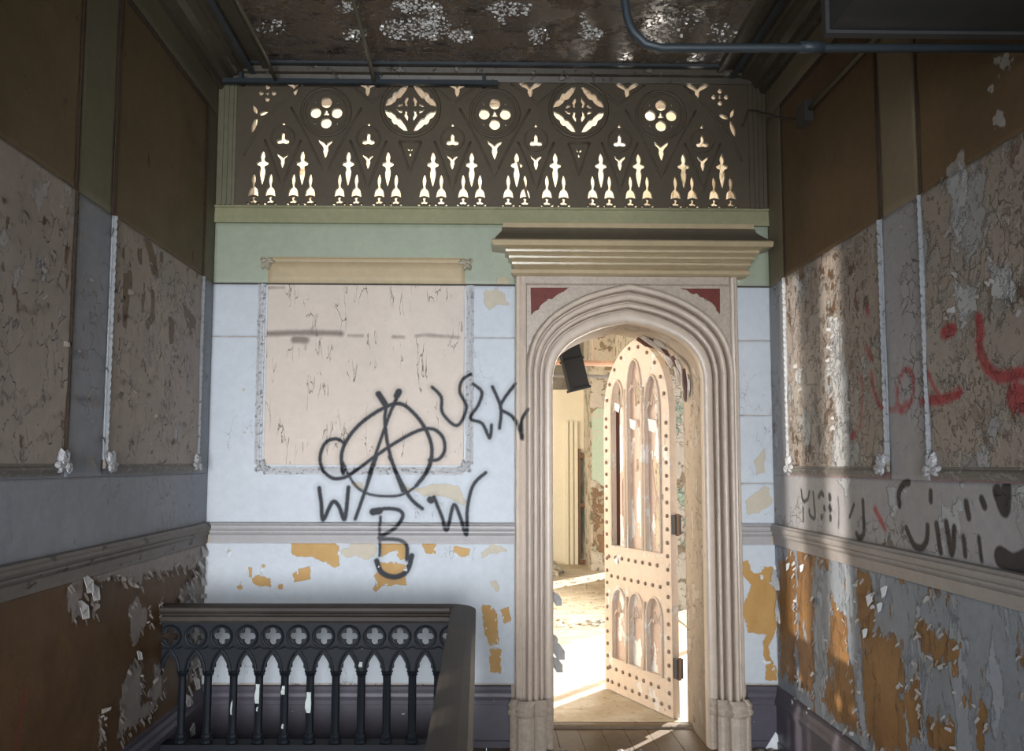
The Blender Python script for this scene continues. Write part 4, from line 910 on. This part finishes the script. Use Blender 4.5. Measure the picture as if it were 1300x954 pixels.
    # long buttress mullions
    for x in (xsl[1]-g/2, xsl[2]-g/2):
        MB().tube([(x, .008, .99), (x, .008, 1.9), (x, .006, 2.05)], .010, 6).obj('mullion', M['door'], root, True)
        MB().tube([(x, .008, .23), (x, .008, .66)], .010, 6).obj('mullion', M['door'], root, True)
    sm = MB().blob((0, 0, 0), .0135, .009, .0135, 8, 4).mesh('stud'); sm.materials.append(M['stud'])
    pts = []
    for z in np.arange(.06, 1.82, .083): pts += [(.035, z), (W-.035, z)]
    for z in (.06, .155, .775, .905):
        for x in np.arange(.035+.082, W-.06, .082): pts.append((x+(.03 if z in (.155, .905) else 0), z))
    ap = arch_pts(cx, W/2-.036, zs, apex-zs-.036); acc = 0
    for i in range(1, len(ap)):
        acc += math.dist(ap[i], ap[i-1])
        if acc > .07: pts.append(ap[i]); acc = 0
    for x, z in pts:
        o = link('stud', sm, None, root); o.location = (x, .003, z)
    for z in (.30, 1.17):
        hg = MB().box(-.035, .012, -TK-.004, -.006, z-.06, z+.06).obj('hinge', M['dark'], root); MB().tube([(-.028, -.03, z-.068), (-.028, -.03, z+.068)], .012, 8).obj('hinge_pin', M['rust'], hg)
    # flapping paint curls
    for x, z, s in ((xsl[0]+.03, 1.82, .10), (xsl[1]+.06, 1.83, .08), (xsl[2]+.05, 1.95, .07), (xsl[2]+.09, .9, .05)):
        m = MB(); v = []
        for i in range(5):
            t = i/4
            for j in range(4): u = j/3; v.append((x+s*u*(1-.3*t), .006+.06*s*6*t*t*.3, z-s*.8*t+.02*u))
        m.add(v, [(i*4+j, i*4+j+1, (i+1)*4+j+1, (i+1)*4+j) for i in range(4) for j in range(3)])
        m.obj('paint_curl', M['flakewhite'], root)
door()
# torn reveal timber above the hinge side
tb = empty('broken_transom', (1.24, 5.2, 1.9)); props(tb, 'splintered strips of timber and plaster hanging inside the arch head on the right', 'debris')
for k in range(16):
    t = k/15; bx = ICX+.12+t*.33; bz = IZS+IRISE*(1-t**1.7*.95)-.03; l = R.uniform(.08, .22); a = -.35-1.25*t+R.uniform(-.25, .25); y = R.uniform(5.02, 5.2)
    p0 = Vector((bx, y, min(bz, IZS+IRISE-.04))); p1 = p0+Vector((math.cos(a)*l, R.uniform(-.02, .03), math.sin(a)*l))
    if p1.x > IR-.01: p1.x = IR-.01
    if p0.x > IR-.01: p0.x = IR-.01
    o = MB().tube([p0, p0.lerp(p1, .5)+Vector((0, 0, R.uniform(-.012, .012))), p1], [.012, .016, .004], 5).obj('splinter', M['stone'] if k % 3 else M['redbrown']); o.parent = tb; o.matrix_parent_inverse = Matrix.Translation(-tb.location)
# threshold
props(MB().prism([(0, 0), (.0, .012), (.02, .018), (.07, .018), (.09, .0)], (IL, D+.30, 0), (IR, D+.30, 0), (0, 1, 0)).obj('threshold', M['floor']), 'worn dark timber threshold under the arched doorway', 'threshold')
# ================================================================ FAR ROOM
far_floor = MB().box(FAR_L, END_RIGHT+.3, D+TH, FAR_Y, -.03, .006).obj('floor', M['ffloor']); props(far_floor, 'sunlit plaster-dusted floor of the room beyond the arch', 'floor', kind='structure')
far_ceiling = MB().box(FAR_L, END_RIGHT+.3, D+.02, FAR_Y+.2, FZC, FZC+.1).obj('ceiling', M['fceil']); props(far_ceiling, 'bright peeling ceiling glimpsed through the pierced screen', 'ceiling', kind='structure')
m = MB()
A1, A2, B1, B2 = 6.0, 9.2, 12.0, 13.3
for a, b, c, d in ((D, A1, 0, FZC), (A1, A2, 2.75, FZC), (A2, B1, 0, FZC), (B1, B2, 2.75, FZC), (B2, FAR_Y, 0, FZC), (A1, A2, 0, .02), (B1, B2, 0, .02)): m.box(END_RIGHT, END_RIGHT+.25, a, b, c, d)
wall_far_right = m.obj('wall_east', M['roughwall']); props(wall_far_right, 'right wall of the far room with tall sunlit openings', 'wall', kind='structure')
for yy in (7.55,): MB().box(END_RIGHT+.05, END_RIGHT+.1, yy, yy+.06, .02, 2.75).obj('glazing_bar', M['cream'], wall_far_right)
wall_far_left = MB().box(FAR_L-.2, FAR_L, D, FAR_Y, 0, FZC).obj('wall_west', M['cream']); props(wall_far_left, 'left wall of the far room', 'wall', kind='structure')
bz = lambda y: float(hit(720, y, 1, FAR_Y)[2]); bx = lambda x: float(hit(x, 600, 1, FAR_Y)[0])
M['voidgrey'] = layered('mottled_grey_upper_wall', (.26, .245, .225), [dict(src='noise', sc=3, thr=.55, soft=.1, color=(.14, .12, .10))], rough=.8, grime=.4)  # mottled grey filling the ceiling void above the cream wall
wf = MB().box(FAR_L-.2, END_RIGHT+.3, FAR_Y, FAR_Y+.2, 0, bz(495)).obj('wall_far', M['cream']); props(wf, 'cream far wall seen through the open door', 'wall', kind='structure')
MB().box(FAR_L-.2, END_RIGHT+.3, FAR_Y+.01, FAR_Y+.2, bz(495), FZC).obj('upper_wall', M['voidgrey'], wf)
for px in (717, 723, 729):
    MB().box(bx(px), bx(px+4), FAR_Y-.05, FAR_Y, 0, bz(535)).obj('architrave', M['cream'], wf)
fr = empty('window_1', (bx(741), FAR_Y, 0)); props(fr, 'narrow dark opening with orange-brown timber frame in the far wall', 'window', kind='structure')
def frp(mb, n, mt): o = mb.obj(n, mt); o.parent = fr; o.matrix_parent_inverse = Matrix.Translation(-fr.location)
M['greenglass'] = layered('dusty_teal_opening', (.10, .14, .13), [dict(src='noise', sc=6, thr=.5, soft=.2, color=(.4, .38, .33), st=(1, 1, .3))], rough=.5, grime=.3)
frp(MB().box(bx(736), bx(749), FAR_Y-.02, FAR_Y-.01, .1, bz(575)), 'pane', M['greenglass'])
for a, b, c, d in ((734, 736.5, 716, 570), (747, 749.5, 716, 570)): frp(MB().box(bx(a), bx(b), FAR_Y-.06, FAR_Y, .0, bz(d)), 'frame_post', M['rust'])
for y in (578, 640, 712): frp(MB().box(bx(734), bx(749.5), FAR_Y-.07, FAR_Y, bz(y+4), bz(y-1)), 'frame_rail', M['rust'])
pier = MB().box(bx(750)*12.6/FAR_Y, END_RIGHT, 12.6, FAR_Y, 0, FZC).obj('wall_pier', M['roughwall']); props(pier, 'stripped plaster pier with green paint remnants beyond the door leaf', 'wall', kind='structure')
M['lath'] = layered('bare_rough_lath_and_plaster', (.42, .32, .22), [dict(src='noise', sc=9, thr=.5, soft=.03, color=(.26, .16, .09), h=-.6), dict(src='noise', sc=6, thr=.58, soft=.02, color=(.60, .54, .45), h=.4)], rough=.7, grime=.3, bump=1.0)
M['mint'] = layered('mint_green_paint_remnant', (.50, .60, .47), [dict(src='noise', sc=9, thr=.6, soft=.02, color=(.6, .54, .44))], rough=.6, grime=.2)
pX = lambda x: float(hit(x, 600, 1, 12.59)[0]); pZ = lambda y: float(hit(760, y, 1, 12.59)[2])
plate('paint_remnant', [(pX(751), pZ(610)), (pX(752), pZ(525)), (pX(758), pZ(519)), (pX(775), pZ(520)), (pX(790), pZ(600)), (pX(765), pZ(618)), (pX(757), pZ(610))], [], .01, me_map(12.592), M['mint'], pier)
plate('bare_lath', [(pX(753), pZ(700)), (pX(752), pZ(625)), (pX(758), pZ(614)), (pX(775), pZ(622)), (pX(775), pZ(705))], [], .01, me_map(12.592), M['lath'], pier)
# hanging black duct and pipes in the far room
dl = empty('hanging_duct', tuple(hit(727, 462, 1, 8.0)), 0); props(dl, 'short black sheeted duct hanging tilted inside the far room', 'duct')
dl.rotation_euler = (0, math.radians(-14), .15)
MB().box(-.095, .095, -.05, .05, -.25, .27).obj('duct_body', M['blackduct'], dl)
for zz_ in (-.26, .02): MB().box(-.105, .105, -.06, .06, zz_, zz_+.025).obj('duct_flange', M['blackduct'], dl)
MB().tube([(0, 0, .25), (-.05, 0, 2.0)], .012, 6).obj('hanger_rod', M['dark'], dl)
a = hit(690, 452, 1, 9.0); b = hit(768, 462, 1, 9.0)
props(MB().tube([(-2.0, 9.0, a[2]), (b[0]+.0, 9.0, b[2]), (END_RIGHT, 9.0, b[2])], .03, 8).tube([(1.2, 9.0, b[2]), (1.2, 9.0, FZC)], .006, 5).tube([(-1, 9.0, a[2]), (-1, 9.0, FZC)], .006, 5).obj('heating_pipe', M['rust']), 'rusty pipe running across the far room behind the black duct', 'pipe')
props(MB().tube([(-2.0, 9.3, a[2]-.12), (END_RIGHT, 9.3, b[2]-.12)], .02, 8).tube([(1.2, 9.3, b[2]-.12), (1.2, 9.3, FZC)], .006, 5).tube([(-1, 9.3, a[2]-.12), (-1, 9.3, FZC)], .006, 5).obj('heating_pipe', M['dark']), 'thin dark pipe beneath the rusty pipe in the far room', 'pipe')
# rubble on the far floor
def rubble(name, x0, x1, y0, y1, n, smin, smax, mat, label, hz=.4, z=.006):
    mb = MB()
    for _ in range(n):
        x, y = R.uniform(x0, x1), R.uniform(y0, y1); s = R.uniform(smin, smax); rot = Matrix.Rotation(R.uniform(0, 6), 3, 'Z') @ Matrix.Rotation(R.uniform(-.3, .3), 3, 'X')
        mb.blob((x, y, z+s*hz*.4), s, s*R.uniform(.5, 1), s*hz, 5, 3, rot)
    return props(mb.obj(name, mat), label, 'rubble', kind='stuff')
rubble('plaster_rubble', -2, 1.15, 12.0, FAR_Y-.2, 380, .04, .16, M['roughwall'], 'heap of broken plaster along the foot of the far wall', .55)
rubble('plaster_rubble', -1, 1.8, 8.2, 8.6, 120, .02, .07, M['roughwall'], 'line of plaster crumbs across the far room floor', .4)
rubble('plaster_rubble', -1, 1.8, 8.8, 11.7, 400, .01, .035, M['ffloor'], 'scattered plaster grit on the sunlit far floor', .4)
rubble('floor_grit', .05, XR-.26, 3.2, D-.06, 420, .003, .012, M['flake'], 'small paint chips and grit scattered over the landing floorboards', .35, 0)
rubble('skirting_grit', XR-.22, XR-.06, 3.6, D-.06, 160, .006, .022, M['flakedark'], 'fallen paint crumbs gathered along the right skirting', .35, 0)
# one big folded shard by the right skirting
c = hit(984, 951, 2, 0)
v = [(c[0]-.05, c[1], .0), (c[0]+.055, c[1]-.02, .0), (c[0]+.01, c[1]+.01, .085), (c[0]-.01, c[1]+.05, .0), (c[0]+.06, c[1]+.04, .01)]
props(MB().add(v+[(a, b+.006, d) for a, b, d in v], [(0, 1, 2), (1, 4, 2), (0, 2, 3), (2, 4, 3), (5, 7, 6), (6, 7, 9), (5, 8, 7), (7, 8, 9), (0, 5, 6, 1), (1, 6, 9, 4), (3, 4, 9, 8), (0, 3, 8, 5)]).obj('plaster_shard', M['flakewhite']), 'white folded plaster shard lying by the right end of the skirting', 'shard')
# ================================================================ PIPES, DUCT
yp = 2.42
def at(px, py, y): p = hit(px, py, 1, y); return (float(p[0]), float(p[1]), float(p[2]))
pp = [at(792, -60, yp), at(793, 0, yp), at(796, 20, yp), at(805, 42, yp), at(820, 56, yp), at(840, 61, yp), at(1000, 61, yp), (XR-.0, yp, at(1200, 60, yp)[2])]
pp[0] = (pp[0][0], yp, ZC-.01)
pipe = empty('bent_conduit', pp[3]); props(pipe, 'blue-grey conduit dropping from the ceiling and bending across to the right wall', 'pipe')
def pr_(mb, n, mt, rt, sm=True): o = mb.obj(n, mt, None, sm); o.parent = rt; o.matrix_parent_inverse = Matrix.Translation(-rt.location); return o
pr_(MB().tube(pp[:3]+[at(800, 33, yp)]+pp[3:], .0125, 10), 'tube', M['conduit'], pipe)
q = at(1030, 60, yp); pr_(MB().tube([(q[0]-.035, yp, q[2]), (q[0]+.035, yp, q[2])], .017, 10), 'coupling', M['conduit'], pipe)
dx0 = at(1050, 42, 2.45)
duct = empty('sheet_duct', (1.35, 1.6, dx0[2])); props(duct, 'dark grey sheet duct box in the top right corner under the ceiling', 'duct')
pr_(MB().box(dx0[0], XR-.005, .2, 2.45, dx0[2], dx0[2]+.42), 'duct_body', M['duct'], duct, False)
for yy in (2.43, 1.4): pr_(MB().box(dx0[0]-.012, XR-.005, yy, yy+.03, dx0[2]-.010, dx0[2]+.43), 'duct_flange', M['duct'], duct, False)
for xx in (dx0[0]+.05, XR-.08): pr_(MB().tube([(xx, 2.2, dx0[2]+.41), (xx, 2.2, ZC)], .005, 6), 'hanger_rod', M['dark'], duct)
b0 = at(283, 103, D-.07); b1 = at(632, 106, D-.07)
bar = props(MB().box(b0[0], b1[0], D-.085, D-.055, b0[2]-.012, b0[2]+.014).obj('flat_bar', M['conduit']), 'dark flat metal bar fixed across the top left of the screen', 'bar')
for xx in (b0[0]+.1, -.6, b1[0]-.08): MB().box(xx-.01, xx+.01, D-.07, D-.01, b0[2]-.004, b0[2]+.06).obj('bracket', M['conduit'], bar)
for (x_, lab) in ((hit(349, 103, 1, D-.1)[0], 'olive-brown rod under the ceiling nearest the left cornice'), (hit(474, 103, 1, D-.1)[0], 'thin pale rod under the ceiling above the left half of the screen')):
    zr = hit(400, 103, 1, D-.1)[2]+.01
    o = props(MB().tube([(x_, D-.1, zr), (x_, D-.3, zr+.03), (x_, .4, zr+.035)], .011, 8).obj('ceiling_rod', M['conduitbrown'], None, True), lab, 'rod')
    MB().box(x_-.006, x_+.006, 3.6, 3.62, zr+.03, ZC).obj('hanger_clip', M['dark'], o)
# wall conduit on the right with the loose wire
yw = R_(1032, 140)[0]; zw = R_(1032, 140)[1]
wc = empty('wall_conduit', (XR, yw, zw)); props(wc, 'thin olive conduit ending in a dark open box on the upper right wall', 'conduit')
pr_(MB().tube([(XR-.02, yw, zw), (XR-.02, .5, zw)], .012, 8), 'tube', M['conduitbrown'], wc)
pr_(MB().box(XR-.05, XR+.0, yw-.02, yw+.09, zw-.06, zw+.045), 'junction_box', M['dark'], wc, False)
w0 = at(942, 160, D-.03); w1 = at(950, 140, D-.03)
pr_(MB().tube([w0, w1, at(962, 141, D-.12), at(985, 148, D-.3), at(1008, 152, 4.35), (XR-.03, yw+.04, zw-.02)], .006, 6), 'loose_wire', M['dark'], wc)
# ================================================================ CURLING PAINT
def flakes(name, plane, ob_parent, attrs, key, a0, a1, z0, z1, n, smin, smax, mats, near=.03, label=None):
    """small curled chips, seated along the edges of the peeled patches"""
    A = np.array([R.uniform(a0, a1) for _ in range(6000)]); B = np.array([R.uniform(z0, z1) for _ in range(6000)])
    if key:
        s = sdf(A, B, attrs[key]); idx = [i for i in range(6000) if abs(s[i]) < near]
    else: idx = list(range(6000))
    mb = MB()
    for i in idx[:n]:
        a, z = A[i], B[i]; s = R.uniform(smin, smax); w_ = s*R.uniform(.4, .9); th_ = R.uniform(-.6, .6)+(-PI/2 if R.random() < .6 else R.uniform(-3, 3)); cur = R.uniform(.5, 1.4)
        v = []
        for k in range(4):
            t = k/3; d = s*t; o = .006+s*math.sin(t*cur)*.55
            for q in (-.5, .5):
                jx = q*w_*(1-.35*t)+R.uniform(-.1, .1)*w_; aa = a+math.cos(th_)*d-math.sin(th_)*jx; zv = z+math.sin(th_)*d+math.cos(th_)*jx
                if plane == 'R': v.append((XR-o-.004, aa, zv))
                elif plane == 'L': v.append((XL+o+.004, aa, zv))
                else: v.append((aa, D-o-.004, zv))
        mb.add(v, [(2*k, 2*k+1, 2*k+3, 2*k+2) for k in range(3)])
    me = bpy.data.meshes.new(name); me.from_pydata(mb.v, [], mb.f); o = link(name, me, mats, ob_parent); o['kind'] = 'stuff'; return o
flakes('paint_flakes', 'L', wall_left, ATTR_L, 'grey_patch', 3.0, D, .2, 1.1, 260, .012, .034, M['flakedark'], .02)
flakes('paint_flakes', 'L', wall_left, ATTR_L, None, 4.45, D, .3, 1.1, 60, .02, .055, M['flake'])
flakes('paint_flakes', 'L', wall_left, ATTR_L, None, 2.4, 4.5, 1.55, 2.5, 200, .012, .035, M['flakedark'])
flakes('paint_flakes', 'R', wall_right, ATTR_R, 'patch', 2.4, D, .2, 1.1, 300, .010, .028, M['flake'], .02)
flakes('paint_flakes', 'R', wall_right, ATTR_R, None, 2.4, 4.6, 1.55, 2.55, 420, .007, .018, M['flakedark'])
flakes('paint_flakes', 'R', wall_right, ATTR_R, 'grey_patch', 2.4, 4.6, 1.55, 2.6, 160, .010, .03, M['flake'])
flakes('paint_flakes', 'E', wall_end, ATTR_E, 'patch', XL, XR, .3, 1.1, 70, .01, .025, M['flakewhite'], .01)
# the big curls: right strip beside the ochre patch and the strips at the far left of the balustrade
def curl(parent, pts, out, mat, name='paint_curl'):
    """strip of paint: list of (point, half width vector) with a little thickness"""
    v = []; out = Vector(out)
    for p, h in pts:
        p = Vector(p); h = Vector(h); v += [p-h, p+h, p+h+out*.002, p-h+out*.002]
    n = len(pts); f = [(i*4+j, i*4+(j+1) % 4, (i+1)*4+(j+1) % 4, (i+1)*4+j) for i in range(n-1) for j in range(4)]+[(0, 1, 2, 3), (n*4-1, n*4-2, n*4-3, n*4-4)]
    MB().add(v, f).obj(name, mat, parent)
def e3(px, py, o): a, z = E(px, py); return (a, D-o, z)
curl(wall_end, [(e3(985, 722, .008), (.02, 0, 0)), (e3(983, 735, .04), (.03, -.01, 0)), (e3(984, 748, .06), (.02, 0, 0))], (0, -1, 0), M['flake'])
curl(wall_end, [(e3(988, 758, .008), (.012, 0, 0)), (e3(986, 775, .04), (.022, -.01, 0)), (e3(987, 790, .05), (.012, 0, 0))], (0, -1, 0), M['flake'])
for px, py, s in ((243, 800, .05), (246, 830, .06), (238, 790, .04), (250, 850, .05), (244, 868, .05), (232, 890, .05), (258, 700, .04), (262, 735, .035), (236, 925, .06), (104, 742, .05), (112, 752, .05), (172, 833, .03), (98, 775, .05)):
    a, z = L_(px, py); a = min(a, D-.08)
    curl(wall_left, [((XL+.008, a, z+s*.7), (0, s*.25, 0)), ((XL+s*.5, a+.01, z), (.0, s*.55, .01)), ((XL+s*.55, a+.015, z-s*.7), (.005, s*.35, 0))], (1, 0, 0), M['flake'])
for px, py, s in ((1128, 752, .035), (1122, 772, .03), (1103, 805, .03), (1110, 762, .04), (1012, 893, .035), (1030, 905, .03), (1022, 722, .03), (1004, 720, .03)):
    a, z = R_(px, py)
    curl(wall_right, [((XR-.008, a, z+s*.7), (0, s*.25, 0)), ((XR-s*.5, a+.01, z), (.0, s*.55, .01)), ((XR-s*.55, a+.015, z-s*.7), (.005, s*.35, 0))], (-1, 0, 0), M['flakewhite'])
# flaps on the left door jamb
for py, s_ in ((762, .045), (828, .06), (846, .05), (812, .025)):
    a, z = E(703, py); P = Vector((IL, D+.02, z))-surr.location
    curl(surr, [((P.x-.004, P.y, P.z+s_*.5), (0, 0, s_*.5)), ((P.x+s_*.5, P.y-.015, P.z), (.005, 0, s_*.75)), ((P.x+s_*1.1, P.y-.01, P.z-s_*.35), (0, 0, s_*.4))], (0, -1, 0), M['flake'])

# bright white flakes set as painted glints, imitating light caught on the ceiling paint
M['glintflake'] = layered('white_ceiling_glint', (.82, .80, .76), [], rough=.12, spec=1.0, grime=.2)
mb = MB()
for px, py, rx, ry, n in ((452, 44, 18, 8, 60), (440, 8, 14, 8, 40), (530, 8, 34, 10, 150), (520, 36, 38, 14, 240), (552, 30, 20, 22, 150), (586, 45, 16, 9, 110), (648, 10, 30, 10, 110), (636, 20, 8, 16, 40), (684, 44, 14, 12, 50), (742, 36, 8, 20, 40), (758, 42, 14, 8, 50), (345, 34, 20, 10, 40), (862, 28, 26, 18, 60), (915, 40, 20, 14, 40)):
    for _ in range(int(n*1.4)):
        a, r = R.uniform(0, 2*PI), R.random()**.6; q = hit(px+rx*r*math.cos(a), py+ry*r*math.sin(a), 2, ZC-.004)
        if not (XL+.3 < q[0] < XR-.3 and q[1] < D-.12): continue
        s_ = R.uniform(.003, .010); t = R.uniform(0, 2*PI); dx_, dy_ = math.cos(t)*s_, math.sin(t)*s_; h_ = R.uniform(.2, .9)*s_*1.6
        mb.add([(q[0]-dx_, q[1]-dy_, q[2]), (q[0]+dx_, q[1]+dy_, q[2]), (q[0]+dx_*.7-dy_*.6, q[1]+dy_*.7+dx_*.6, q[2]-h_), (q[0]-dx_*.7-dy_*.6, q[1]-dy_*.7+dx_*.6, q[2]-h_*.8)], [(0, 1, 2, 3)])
o = bpy.data.meshes.new('ceiling_glints'); o.from_pydata(mb.v, [], mb.f); o = link('ceiling_glints', o, M['glintflake'], ceiling); o['kind'] = 'stuff'
